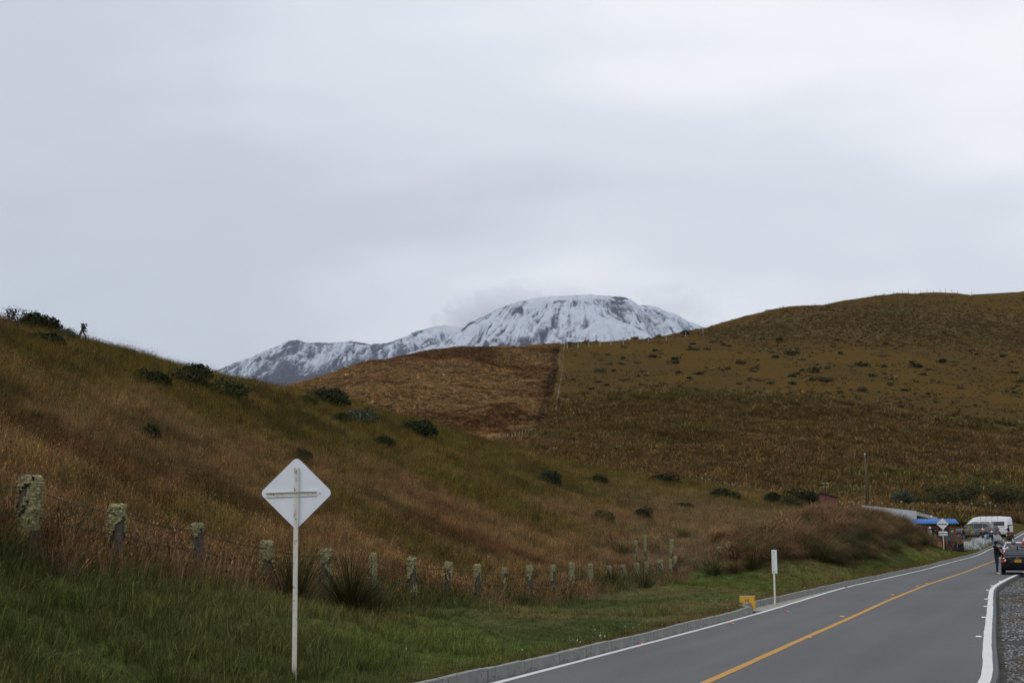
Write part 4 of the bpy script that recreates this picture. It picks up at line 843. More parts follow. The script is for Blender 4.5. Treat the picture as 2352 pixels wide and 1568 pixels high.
for g in hs_: g[2] = min(g[2], H(g[0], g[1]))
far_fence('row of lichen-covered posts behind the white house and the van', hs_, 1.75, M['post_wood'], .09, True)

# ------------------------------------------------------------------ road signs seen from behind
def rounded_diamond(half, rad):
    pts = []
    for cx, cz, a0 in ((half - rad * 1.41, 0, -45), (0, half - rad * 1.41, 45), (-half + rad * 1.41, 0, 135), (0, -half + rad * 1.41, 225)):
        for k in range(7): a = R(a0 + 90 * k / 6); pts.append((cx + rad * math.cos(a), cz + rad * math.sin(a)))
    return pts
s0 = thing('road_sign', 'large white diamond road sign seen from behind on a rusty white post', 'road sign', (SIGN[0], SIGN[1], U(690, 1556, 18.8)[2] - .12), 0); gz = s0.location.z
sw = 18.8 / F; ztop = U(683, 1050, 18.8)[2] - gz; zc_ = ztop - .5 * (1212 - 1050) * sw
s0.rotation_euler = (0, R(-.75), R(6))
MB().prism(rounded_diamond(.505, .07), 'y', -.0015, .0015).build('sign_plate', M['galv'], s0).location = (0, .0, zc_)
mb = MB(); zt = zc_ + .36
mb.box((-.003, -.0065, zt / 2 - .15), (.062, .006, zt + .3)); mb.box((.028, -.036, zt / 2 - .15), (.006, .053, zt + .3)); mb.build('post', M['steel_white'], s0)
mb = MB(); mb.box((0, -.0125, zc_ - .02), (.70, .005, .062)); mb.box((0, -.025, zc_ + .0125), (.70, .022, .004)); o = mb.build('cross_bar', M['steel_white'], s0); o.rotation_euler.y = R(-1.5); o.location.z = .0
for bx, bz in [(-.315, zc_ - .02), (.325, zc_ - .01), (-.005, zc_ + .31), (-.005, zc_ - .36), (-.005, zc_ - .24), (-.2, zc_ - .02), (.22, zc_ - .015), (-.005, zc_ + .2)]:
    mb = MB(); mb.tube([(bx, -.016, bz), (bx, -.024, bz)], .009 if abs(bx) > .3 or abs(bz - zc_) > .3 else .005, 8); mb.build('bolt', M['bolt'], s0)
g = U(2168.5, 1274, 116); z0 = H(g[0], g[1]); s1 = thing('road_sign', 'small distant white diamond sign with a plate below it by the stall', 'road sign', (g[0], g[1], min(z0, g[2])), R(-18)); q = 116 / F; base = s1.location.z
zc_ = U(2168, 1202.6, 116)[2] - base; MB().prism(rounded_diamond(.50, .05), 'y', -.002, .002).build('sign_plate', M['galv'], s1).location = (0, 0, zc_)
MB().prism([(-.36, -.17), (.36, -.17), (.36, .17), (-.36, .17)], 'y', -.002, .002).build('lower_plate', M['galv'], s1).location = (0, 0, U(2168, 1224.5, 116)[2] - base)
mb = MB(); mb.box((0, -.032, (zc_ + .3) / 2 - .15), (.07, .055, zc_ + .6)); mb.build('post', M['steel_white'], s1); mb = MB(); mb.box((0, -.064, zc_), (.72, .006, .06)); mb.build('cross_bar', M['bolt'], s1); mb = MB(); mb.box((0, -.064, U(2168, 1224.5, 116)[2] - base), (.7, .006, .05)); mb.build('cross_bar', M['bolt'], s1)
Yd = 44.0; g = U(1781, 1371, Yd); zg = H(g[0], g[1]); dl = thing('delineator_post', 'slim white marker panel on a post beside the yellow culvert block', 'marker post', (g[0], g[1], min(zg, g[2])), R(-12)); base = dl.location.z; zt = U(1778, 1262, Yd)[2] - base; zb = U(1780, 1316, Yd)[2] - base
mb = MB(); mb.prism([(-.085, zb), (.085, zb), (.085, zt), (-.085, zt)], 'y', -.002, .002); mb.build('panel', M['galv'], dl); mb = MB(); mb.box((-.02, -.02, zt / 2 - .18), (.055, .035, zt + .3)); mb.build('post', M['steel_white'], dl)
mb = MB(); mb.tube([(-.02, -.038, zt - .06), (-.02, -.046, zt - .06)], .012, 8); mb.tube([(-.02, -.038, zb + .06), (-.02, -.046, zb + .06)], .012, 8); mb.build('bolt', M['bolt'], dl)
# yellow culvert block
Yb = 41.6; g = U(1717, 1381, Yb); yb = thing('culvert_block', 'yellow painted concrete culvert block in the grass behind the kerb', 'concrete block', (g[0], g[1], g[2] - .38), R(-14))
M['yellow'] = pm('chalky_yellow_paint', (.60, .34, .045), .8, var=.15, scale=6, bump=.15, stain=(.33, .22, .10), stain_amt=.66)
mb = MB(); mb.prism([(-.235, 0), (.235, -.06), (.235, .545), (-.235, .535)], 'y', -.09, .09); b0 = mb.build('block', M['yellow'], yb)
md = b0.modifiers.new('bevel', 'BEVEL'); md.width = .015; md.segments = 2
mb = MB(); mb.prism([(-.235, .5405), (.235, .5505), (.236, .5605), (-.236, .5505)], 'y', -.095, .095); mb.build('cap', pm('pale_yellow_top', (.66, .52, .24), .8), yb)
mb = MB(); mb.box((.222, -.0935, .48), (.02, .006, .10)); mb.box((.035, -.0935, .42), (.016, .006, .11)); mb.build('red_reflector', pm('red_reflector', (.30, .02, .012), .3), yb)
mb = MB(); mb.box((-.055, -.0925, .38), (.01, .004, .16)); mb.box((-.012, -.0925, .33), (.012, .004, .15), 0); mb.box((.0, -.0925, .42), (.045, .004, .012)); mb.box((.012, -.0925, .35), (.04, .004, .012)); mb.build('number_mark', M['bolt'], yb)
# road studs
def stud_mesh(colm):
    mb = MB(); mb.add([(-.055, -.05, 0), (.055, -.05, 0), (.055, .05, 0), (-.055, .05, 0), (-.04, -.022, .02), (.04, -.022, .02), (.04, .022, .02), (-.04, .022, .02)], [[4, 5, 6, 7], [1, 2, 6, 5], [3, 0, 4, 7]], 0); mb.add([(-.055, -.05, 0), (.055, -.05, 0), (.04, -.022, .02), (-.04, -.022, .02), (-.055, .05, 0), (.055, .05, 0), (.04, .022, .02), (-.04, .022, .02)], [[0, 1, 2, 3], [5, 4, 7, 6]], 1); return mb.mesh('road_stud', [M['stud_body'], colm])
M['stud_body'] = pm('stud_body', (.55, .50, .42), .5)
sm_r, sm_y, sm_w = [stud_mesh(pm('stud_lens', c_, .25)) for c_ in ((.42, .03, .02), (.55, .28, .05), (.7, .7, .68))]
def hitroad(px, py):
    r_ = ray(px, py); Ys = np.arange(10, 140, .05); i = np.argmax(EYE + r_[2] * Ys - zr(Ys) <= 0); return r_[0] * Ys[i], Ys[i]
names = [(sm_r, 'red road stud on the left white line', 'red studs on the left edge line', [(1468, 1479), (1679, 1432), (1805, 1404), (1888, 1375), (1945, 1349), (2003, 1336)]),
         (sm_y, 'amber road stud beside the yellow centre line', 'amber studs beside the centre line', [(1856, 1463.5), (1934, 1416.5), (2024, 1387), (2050, 1366), (2108, 1346), (2128, 1340), (2174, 1328.6), (2197, 1320)]),
         (sm_w, 'white road stud beside the right white line', 'white studs beside the right edge line', [(2248, 1462.5), (2260, 1418), (2264, 1393), (2265, 1376), (2268, 1355.5), (2278, 1345), (2297, 1335)])]
for me, lab, grp, L_ in names:
    ORD = ['nearest', 'second nearest', 'third nearest', 'fourth from the camera', 'fifth from the camera', 'sixth from the camera', 'seventh from the camera', 'farthest']
    for i_, (px, py) in enumerate(L_):
        lab_ = ORD[i_] if i_ < len(L_) - 1 else 'farthest'
        x0, y0 = hitroad(px, py); o = link('road_stud', me, None, (x0, y0, zr(y0) + .009), R(-20)); o.scale = (1.25, 1.25, 1.1); tag(o, '%s, %s of its row' % (lab, lab_), 'road stud', grp)
#PART3
# ------------------------------------------------------------------ houses
M['white_wall'] = pm('white_limewash', (.62, .62, .60), .9, var=.1, scale=1.2, bump=.1, stain=(.45, .44, .40), stain_amt=.66)
M['roof_dark'] = pm('old_dark_roof_sheet', (.07, .055, .045), .9, var=.4, scale=3)
M['dark_glass'] = pm('dark_window_glass', (.012, .013, .015), .12, spec=.5)
M['red_wall'] = pm('faded_red_wall', (.15, .062, .045), .9, var=.2, scale=2)
Yn, Yf_ = 111.7, 128.0
A_ = U(1987, 1160, Yn); B_ = U(2105, 1173, Yf_); hz_ = H(B_[0], B_[1]) - .1; ang = math.atan2(B_[1] - A_[1], B_[0] - A_[0]); Lh = math.hypot(B_[0] - A_[0], B_[1] - A_[1])
hs = thing('white_house', 'long low white house behind the tussock bank with a dark roof', 'house', (A_[0], A_[1], hz_), ang)   # local +x along the road wall, -y towards the road
zt = A_[2] - hz_; zt2 = B_[2] - hz_
mb = MB(); mb.prism([(0, 0), (Lh, 0), (Lh, zt2), (0, zt)], 'y', 0, .25); mb.build('wall', M['white_wall'], hs)
mb = MB(); mb.prism([(0.05, 0), (Lh + 8.0, 0), (Lh + 8.0, zt2 - .35), (0.05, zt2 - .1)], 'y', 4.2, 4.5); mb.box((Lh + 4.0, 2.2, (zt2 - .4) / 2), (8.0, .2, zt2 - .45)); mb.box((Lh + 8.1, 3.3, (zt2 - .4) / 2), (.2, 2.4, zt2 - .45)); mb.build('wall', M['white_wall'], hs)
mb = MB()
for k in range(12):
    x0 = -.2 + k * (Lh + .1) / 12; x1 = x0 + (Lh + .1) / 12 - .02; za, zb = zt - .32 + (zt2 - zt) * k / 12, zt - .32 + (zt2 - zt) * (k + 1) / 12; mb.add([(x0, .3, za - .03), (x1, .3, zb - .03), (x1, 2.6, zb - .3), (x0, 2.6, za - .3), (x0, .3, za + .02), (x1, .3, zb + .02), (x1, 2.6, zb - .25), (x0, 2.6, za - .25)], [[3, 2, 1, 0], [4, 5, 6, 7], [0, 1, 5, 4], [1, 2, 6, 5], [2, 3, 7, 6], [3, 0, 4, 7]])
mb.build('roof', M['roof_dark'], hs)
mb = MB(); mb.prism([(Lh - .02, zt2 - .03), (Lh + 9.0, zt2 - .42), (Lh + 9.0, zt2 - .34), (Lh - .02, zt2 + .06)], 'y', -.1, 5); rf = mb.build('roof', M['roof_dark'], hs)
mb = MB(); mb.prism([(Lh + .02, zt2 - .42), (Lh + 8.9, zt2 - .72), (Lh + 8.9, zt2 - .43), (Lh + .02, zt2 - .04)], 'y', -.06, .0); mb.build('fascia', pm('cream_fascia', (.55, .52, .45), .8, stain=(.25, .22, .18)), rf)
for k, (xa, w_) in enumerate([(Lh + .6, 1.7), (Lh + 2.8, 1.4), (Lh + 6.2, .8)]):
    f = MB().box((xa + w_ / 2, 2.09, zt2 - 1.15), (w_, .04, .8)).build('window', M['white_wall'], hs); MB().box((xa + w_ / 2, 2.06, zt2 - 1.15), (w_ - .12, .03, .70)).build('pane', M['dark_glass'], f)
mb = MB(); mb.ball((Lh + 5.6, -.14, zt2 - .45), .13, 0, 10, 6); mb.build('lamp', pm('white_lamp_globe', (.8, .8, .8), .4), hs)
Yh = 140; a_ = U(1872, 1138, Yh); b_ = U(1920, 1143, Yh); hz_ = H(a_[0], a_[1]) - .3
ht = thing('red_hut', 'small faded red hut on the crest behind the dome shrubs', 'hut', (a_[0], a_[1], hz_), R(-4)); L2 = b_[0] - a_[0]
mb = MB(); mb.prism([(0, 0), (L2, 0), (L2, b_[2] - hz_), (L2 * .3, a_[2] - hz_ + .25), (0, a_[2] - hz_)], 'y', 0, 3); mb.build('wall', M['red_wall'], ht)
mb = MB(); mb.prism([(-.2, a_[2] - hz_ + .02), (L2 * .3, a_[2] - hz_ + .29), (L2 + .25, b_[2] - hz_ + .0), (L2 + .25, b_[2] - hz_ + .1), (L2 * .3, a_[2] - hz_ + .40), (-.2, a_[2] - hz_ + .12)], 'y', -.15, 3.2); mb.build('roof', M['roof_dark'], ht)
g = U(1897, 1145, 138); z0 = H(g[0], g[1]); an = thing('antenna_pole', 'thin antenna pole standing in front of the red hut', 'antenna', (g[0], g[1], z0)); zt = U(1897, 1109, 138)[2] - z0
mb = MB(); mb.tube([(0, 0, -.2), (0, 0, zt)], .035, 6); mb.build('pole', M['wire'], an); mb = MB(); mb.tube([(-.35, 0, zt - .35), (.35, 0, zt - .35)], .02, 5); mb.tube([(-.4, 0, zt - .02), (.4, 0, zt - .02)], .02, 5); mb.tube([(-.2, -.2, zt - .35), (-.2, .2, zt - .35)], .015, 5); mb.build('aerial', M['stud_body'], an)
# power pole: two uprights
M['pole_wood'] = pm('grey_pole_wood', (.085, .07, .052), .9, var=.3, scale=3)
Yp = 172; g = U(1991, 1152, Yp); z0 = min(H(g[0], g[1]), g[2]); pp = thing('power_pole', 'tall weathered wooden power pole braced by a second one', 'power pole', (g[0], g[1], z0)); zt = U(1987, 1043, Yp)[2] - z0
mb = MB(); mb.tube([(0, 0, -.3), (0, 0, zt)], [.11, .08], 9); mb.build('pole', M['pole_wood'], pp, True)
mb = MB(); mb.tube([(.42, .3, -.3), (.08, .05, zt * .78)], [.09, .07], 9); mb.build('brace', M['pole_wood'], pp, True)
mb = MB(); mb.tube([(-.05, -.1, zt - .1), (-.05, -.1, zt + .15)], .06, 8); mb.build('insulator', M['galv'], pp)
g2 = U(1600, 1062, 185); mb = MB(); v = Vector((g2[0] - g[0], g2[1] - g[1], g2[2] + .8 - z0))
for q in (0, .45):
    P_ = [Vector((0, 0, zt - q)).lerp(v + Vector((0, 0, -q)), k / 10) - Vector((0, 0, 1.0 * math.sin(math.pi * k / 10))) for k in range(11)]; mb.tube(P_, .012, 4, 0, False)
mb.build('wire', M['wire'], pp)
# stumps and dead trunks on the far hillside
for px, pb, pt, lab in [(1811, 1052, 1014, 'tall thin dark dead trunk alone on the lower far slope'), (1913, 1006, 984, 'short dark trunk halfway up the far slope'), (1938, 992, 968, 'dark trunk higher up right of a short one'), (2190, 1076, 1046, 'thick dark trunk with a mossy top on the slope at right'), (2090, 1000, 980, 'slim dark trunk at mid slope right of the power pole'), (2262, 1080, 1052, 'leaning thin dead stem at the right of the slope'), (1600, 1062, 1040, 'slim dark post holding the wire on the slope left of the power pole')]:
    g = on_ground(px, pb, 150); h = (pb - pt) / F * g[1]; t_ = thing('dead_trunk', lab, 'dead trunk', g); mb = MB(); lean = .5 if 'leaning' in lab else .04
    mb.tube([(0, 0, -.3), (lean * .4, 0, h * .5), (lean, .05, h)], [.16, .13, .10] if 'thick' in lab or 'tall' in lab else [.09, .08, .06], 7); mb.build('trunk', M['twig'], t_, True); B = Blades()
    for k in range(26): B.leaf((lean + rnd.gauss(0, .16), rnd.gauss(0, .16), h + rnd.gauss(0, .2)), (rnd.gauss(0, 1), rnd.gauss(0, 1), rnd.gauss(0, 1)), .14, rnd.uniform(.5, 1.2))
    link('dead_leaves', B.mesh('dead_leaves', M['leaf_olive' if 'mossy' in lab else 'leaf_dark']), t_)

# ------------------------------------------------------------------ vehicles
def text_obj(s, size, mat, parent, Mx, name='lettering', shear=0.0):
    cu = bpy.data.curves.new(name, 'FONT'); cu.body = s; cu.size = size; cu.align_x = 'CENTER'; cu.align_y = 'CENTER'; cu.extrude = .002; cu.shear = shear; cu.resolution_u = 2
    o = bpy.data.objects.new(name, cu); dg = bpy.context.evaluated_depsgraph_get(); COL.objects.link(o); dg.update(); me = bpy.data.meshes.new_from_object(o.evaluated_get(bpy.context.evaluated_depsgraph_get())); bpy.data.objects.remove(o)
    me.name = name; me.materials.clear(); me.materials.append(mat); r_ = link(name, me, parent); r_.matrix_local = Mx; return r_
def carpaint(name, col, metal=0.0): return pm(name, col, .36, metal, var=.04, scale=3, coat=.1, spec=.25)
M['tyre'] = pm('tyre_rubber', (.018, .018, .019), .85); M['rim'] = pm('grey_alloy', (.35, .35, .36), .35, .7); M['black_trim'] = pm('black_plastic_trim', (.02, .02, .022), .55); M['auto_glass'] = pm('tinted_auto_glass', (.018, .022, .024), .06, spec=.6)
M['light_glass'] = pm('sky_reflecting_glass', (.022, .030, .033), .12, spec=.3); M['tail_red'] = pm('tail_light_red', (.28, .012, .012), .2, coat=.6); M['lens_white'] = pm('clear_lens', (.75, .74, .72), .15, coat=.5); M['chrome'] = pm('chrome', (.6, .6, .6), .2, .9)
M['lit_lamp'] = pm('lit_brake_lamp', (.9, .6, .45), .3)
_t = M['lit_lamp'].node_tree; _p = [n for n in _t.nodes if n.type == 'BSDF_PRINCIPLED'][0]; _p.inputs['Emission Color'].default_value = (1, .75, .6, 1); _p.inputs['Emission Strength'].default_value = 1.5
M['plate_yellow'] = pm('yellow_number_plate', (.60, .30, .03), .5, var=.05); M['ink'] = pm('black_ink', (.015, .015, .015), .6)
class Car:
    """body lofted from sections: (x, z_low, half_width, z_belt, roof_half, z_roof); +x is forward"""
    def __init__(s, secs, smooth=True): s.s = secs
    def prof(s, q):
        x, zl, w, zb, wr, zrf = q
        return [(0, zl), (w * .86, zl), (w * .97, zl + .10), (w, zl + (zb - zl) * .45), (w * .985, zl + (zb - zl) * .8), (w * .94, zb), (wr + (w * .94 - wr) * .12, zb + (zrf - zb) * .86), (wr * .86, zrf - .015), (wr * .5, zrf), (0, zrf + .005)]
    def body(s, name, mat, parent):
        vs = []; fs = []; n = None
        for q in s.s:
            p = s.prof(q); ring = [(q[0], y, z) for y, z in p] + [(q[0], -y, z) for y, z in p[-2:0:-1]]; n = len(ring); vs += ring
        for i in range(len(s.s) - 1):
            for k in range(n): fs.append([i * n + k, i * n + (k + 1) % n, (i + 1) * n + (k + 1) % n, (i + 1) * n + k])
        fs += [list(range(n))[::-1], [(len(s.s) - 1) * n + k for k in range(n)]]
        mb = MB(); mb.add(vs, fs); o = mb.build(name, mat, parent, True); md = o.modifiers.new('edge', 'EDGE_SPLIT'); md.split_angle = R(38); return o
    def at(s, x):
        xs = [q[0] for q in s.s]; return [np.interp(x, xs, [q[i] for q in s.s]) for i in range(6)]
    def side(s, x, z, off=.006):
        p = s.prof(s.at(x)); zs = [a[1] for a in p[1:9]]; return np.interp(z, zs, [a[0] for a in p[1:9]]) + off
    def side_panel(s, name, poly, mat, parent, sgn, off=.006, sub=4):
        pts = []
        for i, (x0, z0) in enumerate(poly):
            x1, z1 = poly[(i + 1) % len(poly)]
            for k in range(sub): pts.append((x0 + (x1 - x0) * k / sub, z0 + (z1 - z0) * k / sub))
        cx, cz = np.mean([p[0] for p in pts]), np.mean([p[1] for p in pts]); mb = MB(); n = len(pts)
        vs = [(x, sgn * s.side(x, z, off), z) for x, z in pts] + [(x, sgn * (s.side(x, z, off) - .03), z) for x, z in pts] + [(cx, sgn * s.side(cx, cz, off), cz)]
        fs = [[i, (i + 1) % n, 2 * n] for i in range(n)] + [[i, n + i, n + (i + 1) % n, (i + 1) % n] for i in range(n)]
        mb.add(vs, fs); return mb.build(name, mat, parent)
    def wheel(s, x, y, r, w, parent):
        mb = MB(); pr = [(r * .62, -w / 2), (r * .93, -w / 2), (r, -w / 2 + .03), (r, w / 2 - .03), (r * .93, w / 2), (r * .62, w / 2)]; vs = []; fs = []; n = 22
        for k in range(n):
            a = 2 * math.pi * k / n; vs += [(q * math.cos(a), d, q * math.sin(a)) for q, d in pr]
        for k in range(n):
            for j in range(5): fs.append([k * 6 + j, k * 6 + j + 1, ((k + 1) % n) * 6 + j + 1, ((k + 1) % n) * 6 + j])
        mb.add(vs, fs); wl = mb.build('wheel', M['tyre'], parent, True); wl.location = (x, y, r); sg = 1 if y > 0 else -1
        mb = MB(); mb.tube([(0, sg * (w / 2 - .05), 0), (0, sg * (w / 2 - .045), 0)], r * .62, 20)
        for k in range(5):
            a = 2 * math.pi * k / 5; mb.prism([(-.035, 0.03), (.035, 0.03), (.045, r * .6), (-.045, r * .6)], 'y', sg * (w / 2 - .04), sg * (w / 2 - .015)) if k == 0 else mb.tube([(0, sg * (w / 2 - .02), 0), (r * .6 * math.sin(a), sg * (w / 2 - .02), r * .6 * math.cos(a))], .035, 6)
        mb.build('rim', M['rim'], wl)
        mb = MB(); mb.tube([(x, sg * (abs(y) - w * .35), r * 1.02), (x, sg * (abs(y) + w / 2 - .018), r * 1.02)], r * 1.16, 24); mb.build('wheel_arch', M['black_trim'], parent)
def car_root(name, label, cat, px, Y, az, z=None, x=None, group=None):
    X_ = XA(px, Y) if x is None else x; zz_ = float(zr(Y)) if z is None else z
    return thing(name, label, cat, (X_, Y, zz_), R(90 - az), group)
def sedan(root, paint_m, glass, kind):
    L, w = 4.3, .845
    S = [(-2.15, .42, .62, .70, .55, .78), (-2.10, .30, .76, .92, .66, .97), (-1.92, .24, w * .97, .985, .70, 1.03), (-1.58, .22, w, .99, .70, 1.045), (-1.05, .20, w, .965, .60, 1.37), (-.55, .19, w, .95, .575, 1.455), (.05, .19, w, .935, .575, 1.46), (.45, .19, w, .93, .60, 1.39), (1.15, .19, w, .92, .68, .965), (1.65, .2, w * .97, .84, .66, .90), (2.02, .26, w * .86, .70, .56, .77), (2.15, .36, w * .7, .58, .4, .63)]
    c = Car(S); c.body('body', paint_m, root)
    # rear window follows the sloping pillar
    def rear_quad(xa, xb, ya, yb, off):
        za, zb_ = c.at(xa)[5], c.at(xb)[5]; v = [(xa - .012, -ya, za + off), (xa - .012, ya, za + off), (xb - .012, yb, zb_ + off), (xb - .012, -yb, zb_ + off)]; return MB().add(v + [(p[0] + .02, p[1], p[2] - .03) for p in v], [[0, 1, 2, 3], [7, 6, 5, 4], [0, 4, 5, 1], [1, 5, 6, 2], [2, 6, 7, 3], [3, 7, 4, 0]])
    rear_quad(-1.55, -1.07, .62, .53, .012).build('rear_window', glass, root); v = [(1.13, -.62, .995), (1.13, .62, .995), (.48, .53, 1.395), (.48, -.53, 1.395)]
    MB().add(v + [(p[0] - .03, p[1], p[2] - .03) for p in v], [[3, 2, 1, 0], [0, 1, 5, 4], [1, 2, 6, 5], [2, 3, 7, 6], [3, 0, 4, 7]]).build('windscreen', glass, root)
    for sg in (1, -1):
        c.side_panel('side_window', [(-.98, 1.02), (-.30, 1.0), (-.30, 1.385), (-.62, 1.36), (-.93, 1.22)], M['auto_glass'], root, sg); c.side_panel('side_window', [(-.24, 1.0), (.92, .985), (.50, 1.31), (.12, 1.385), (-.24, 1.39)], M['auto_glass'], root, sg)
        for x_ in (1.32, -1.28): c.wheel(x_, sg * (w - .09), .30, .20, root)
        mb = MB(); mb.ball((.72, sg * (w + .13), 1.03), (.06, .12, .085), 0, 10, 6); mb.tube([(.72, sg * (w - .08), .98), (.72, sg * (w + .08), 1.0)], .025, 6); mb.build('wing_mirror', M['black_trim'], root, True)
        if kind == 'black':
            tl = c.side_panel('tail_light', [(-2.0, .66), (-1.88, .66), (-1.70, .98), (-1.98, .975)], M['tail_red'], root, sg, .008); mb = MB(); mb.prism([(sg * .56, .66), (sg * .78, .64), (sg * .775, .95), (sg * .66, .965), (sg * .60, .88)], 'x', -2.145, -2.02); mb.build('tail_lamp', M['tail_red'], tl)
            mb = MB(); mb.ball((-2.145, sg * .63, .78), (.015, .045, .05), 0, 10, 6); mb.ball((-2.147, sg * .70, .90), (.012, .04, .03), 0, 8, 5); mb.build('clear_lens', M['lens_white'], tl)
        else:
            tl = c.side_panel('tail_light', [(-2.02, .79), (-1.78, .82), (-1.62, .93), (-1.99, .95)], M['tail_red'], root, sg, .008); mb = MB(); mb.prism([(sg * .42, .79), (sg * .80, .76), (sg * .80, .92), (sg * .62, .93)], 'x', -2.14, -2.02); mb.build('tail_lamp', M['tail_red'], tl)
            mb = MB(); mb.ball((-2.15, sg * .62, .82), (.02, .06, .045), 0, 10, 6); mb.build('lit_lamp', M['lit_lamp'], tl)
    mb = MB(); mb.prism([(-.80, .30), (.80, .30), (.82, .50), (.78, .56), (-.78, .56), (-.82, .50)], 'x', -2.20, -1.95); o = mb.build('bumper', paint_m, root); md = o.modifiers.new('b', 'BEVEL'); md.width = .04; md.segments = 3
    mb = MB(); mb.box((-2.145, 0, .76), (.03, .86, .26)); mb.build('boot_recess', M['black_trim'], root)
    pl = MB().box((-2.168, 0, .755), (.012, .33, .16)).build('number_plate', M['plate_yellow'], root)
    Mx = Matrix.Translation((-2.177, 0, .77)) @ Matrix(((0, 0, -1), (-1, 0, 0), (0, 1, 0))).to_4x4(); text_obj('RAZ694', .078, M['ink'], pl, Mx)
    Mx2 = Matrix.Translation((-2.177, 0, .695)) @ Matrix(((0, 0, -1), (-1, 0, 0), (0, 1, 0))).to_4x4(); text_obj('BOGOTA D.C.', .025, M['ink'], pl, Mx2)
    mb = MB(); mb.tube([(-1.05, 0, 1.42), (-1.12, 0, 1.48)], [.05, .01], 6); mb.build('roof_aerial', M['black_trim'], root)
    return c
rm = car_root('parked_sedan', 'black sedan with yellow plate stopped at the road edge beside the man', 'car', 2335.5, 73.0, 20.5)
rm.scale = (1, 1, .93); bp = pm('black_car_paint', (.006, .006, .0075), .4, var=.04, scale=3, spec=.10); sedan(rm, bp, M['light_glass'], 'black')
mb = MB(); mb.box((-2.155, .055, .935), (.012, .016, .075), 0); mb.box((-2.155, -.015, .93), (.012, .016, .075)); mb.box((-2.155, .02, .932), (.012, .07, .014)); o = mb.build('emblem', M['chrome'], rm)
MxA = Matrix.Translation((-2.14, .45, .945)) @ Matrix(((0, 0, -1), (-1, 0, 0), (0, 1, 0))).to_4x4(); text_obj('accent', .075, M['chrome'], rm, MxA, 'badge', .3)
rm2 = car_root('silver_sedan', 'silver sedan with lit tail light queuing ahead of the black sedan', 'car', 2331, 95, 22.5); sedan(rm2, carpaint('silver_car_paint', (.48, .49, .50), .3), pm('dark_rear_glass', (.05, .045, .055), .1), 'silver')
def suv(root, paint_m, kind):
    w = .91
    S = [(-2.32, .55, .70, .85, .55, 1.0), (-2.26, .36, .84, 1.05, .62, 1.22), (-2.10, .30, w, 1.14, .66, 1.58), (-1.75, .27, w, 1.13, .66, 1.68), (-.8, .26, w, 1.10, .655, 1.71), (.2, .26, w, 1.07, .65, 1.69), (.62, .26, w, 1.05, .66, 1.60), (1.25, .26, w, 1.03, .72, 1.10), (1.8, .28, w * .97, .97, .70, 1.02), (2.18, .34, w * .86, .84, .6, .90), (2.32, .45, w * .7, .68, .45, .74)]
    c = Car(S); c.body('body', paint_m, root)
    for sg in (1, -1):
        c.side_panel('side_window', [(-1.72, 1.30), (-1.05, 1.16), (-1.05, 1.58), (-1.40, 1.56)], M['auto_glass'], root, sg); c.side_panel('side_window', [(-1.0, 1.16), (-.12, 1.13), (-.12, 1.60), (-1.0, 1.59)], M['auto_glass'], root, sg); c.side_panel('side_window', [(-.06, 1.13), (1.05, 1.10), (.60, 1.47), (.30, 1.58), (-.06, 1.60)], M['auto_glass'], root, sg)
        for x_ in (1.42, -1.38): c.wheel(x_, sg * (w - .10), .36, .23, root)
        mb = MB(); mb.ball((.86, sg * (w + .14), 1.16), (.08, .13, .09), 0, 10, 6); mb.tube([(.86, sg * (w - .08), 1.1), (.86, sg * (w + .08), 1.13)], .03, 6); mb.build('wing_mirror', M['black_trim'], root, True)
        tl = c.side_panel('tail_light', [(-2.20, 1.02), (-1.55, 1.06), (-1.55, 1.11), (-2.12, 1.16)], M['tail_red'], root, sg, .009); mb = MB(); mb.prism([(sg * .50, 1.02), (sg * .80, 1.0), (sg * .78, 1.13), (sg * .5, 1.10)], 'x', -2.30, -2.16); mb.build('tail_lamp', M['tail_red'], tl)
        mb = MB(); mb.tube([(-1.7, sg * .60, 1.72), (-.6, sg * .60, 1.755), (.35, sg * .60, 1.73)], .02, 6); mb.build('roof_rail', M['chrome'], root)
        mb = MB(); mb.box((-.75, sg * (w + .01), .98), (.2, .03, .035)); mb.box((.15, sg * (w + .01), .96), (.2, .03, .035)); mb.build('door_handle', paint_m, root)
        c.side_panel('sill_trim', [(-.95, .29), (.95, .29), (.95, .42), (-.95, .42)], M['black_trim'], root, sg, .01); mb = MB(); mb.ball((2.12, sg * .62, .82), (.14, .16, .07), 0, 10, 6); mb.build('headlight', M['lens_white'], root, True)
    v = [(-2.245, -.58, 1.18), (-2.245, .58, 1.18), (-2.125, .54, 1.57), (-2.125, -.54, 1.57)]; MB().add(v + [(p[0] + .06, p[1], p[2]) for p in v], [[3, 2, 1, 0], [0, 1, 5, 4], [1, 2, 6, 5], [2, 3, 7, 6], [3, 0, 4, 7]]).build('rear_window', M['auto_glass'], root)
    v = [(1.22, -.66, 1.14), (1.22, .66, 1.14), (.66, .58, 1.60), (.66, -.58, 1.60)]; MB().add(v + [(p[0] - .04, p[1], p[2] - .04) for p in v], [[3, 2, 1, 0], [0, 1, 5, 4], [1, 2, 6, 5], [2, 3, 7, 6], [3, 0, 4, 7]]).build('windscreen', M['auto_glass'], root)
    MB().box((-2.2, 0, 1.66), (.3, 1.15, .04)).build('spoiler', paint_m, root); MB().box((-2.31, 0, .45), (.1, 1.5, .22)).build('bumper', M['black_trim'], root)
    MB().box((-2.34, 0, .78), (.02, .33, .16)).build('number_plate', M['plate_yellow'], root)
Ysv = 141; r_ = car_root('grey_suv', 'grey SUV parked sideways behind the silvery shrubs', 'car', 2240, Ysv, -56, H(XA(2240, Ysv), Ysv) + .04); suv(r_, carpaint('grey_car_paint', (.13, .135, .145), .35), 'grey')
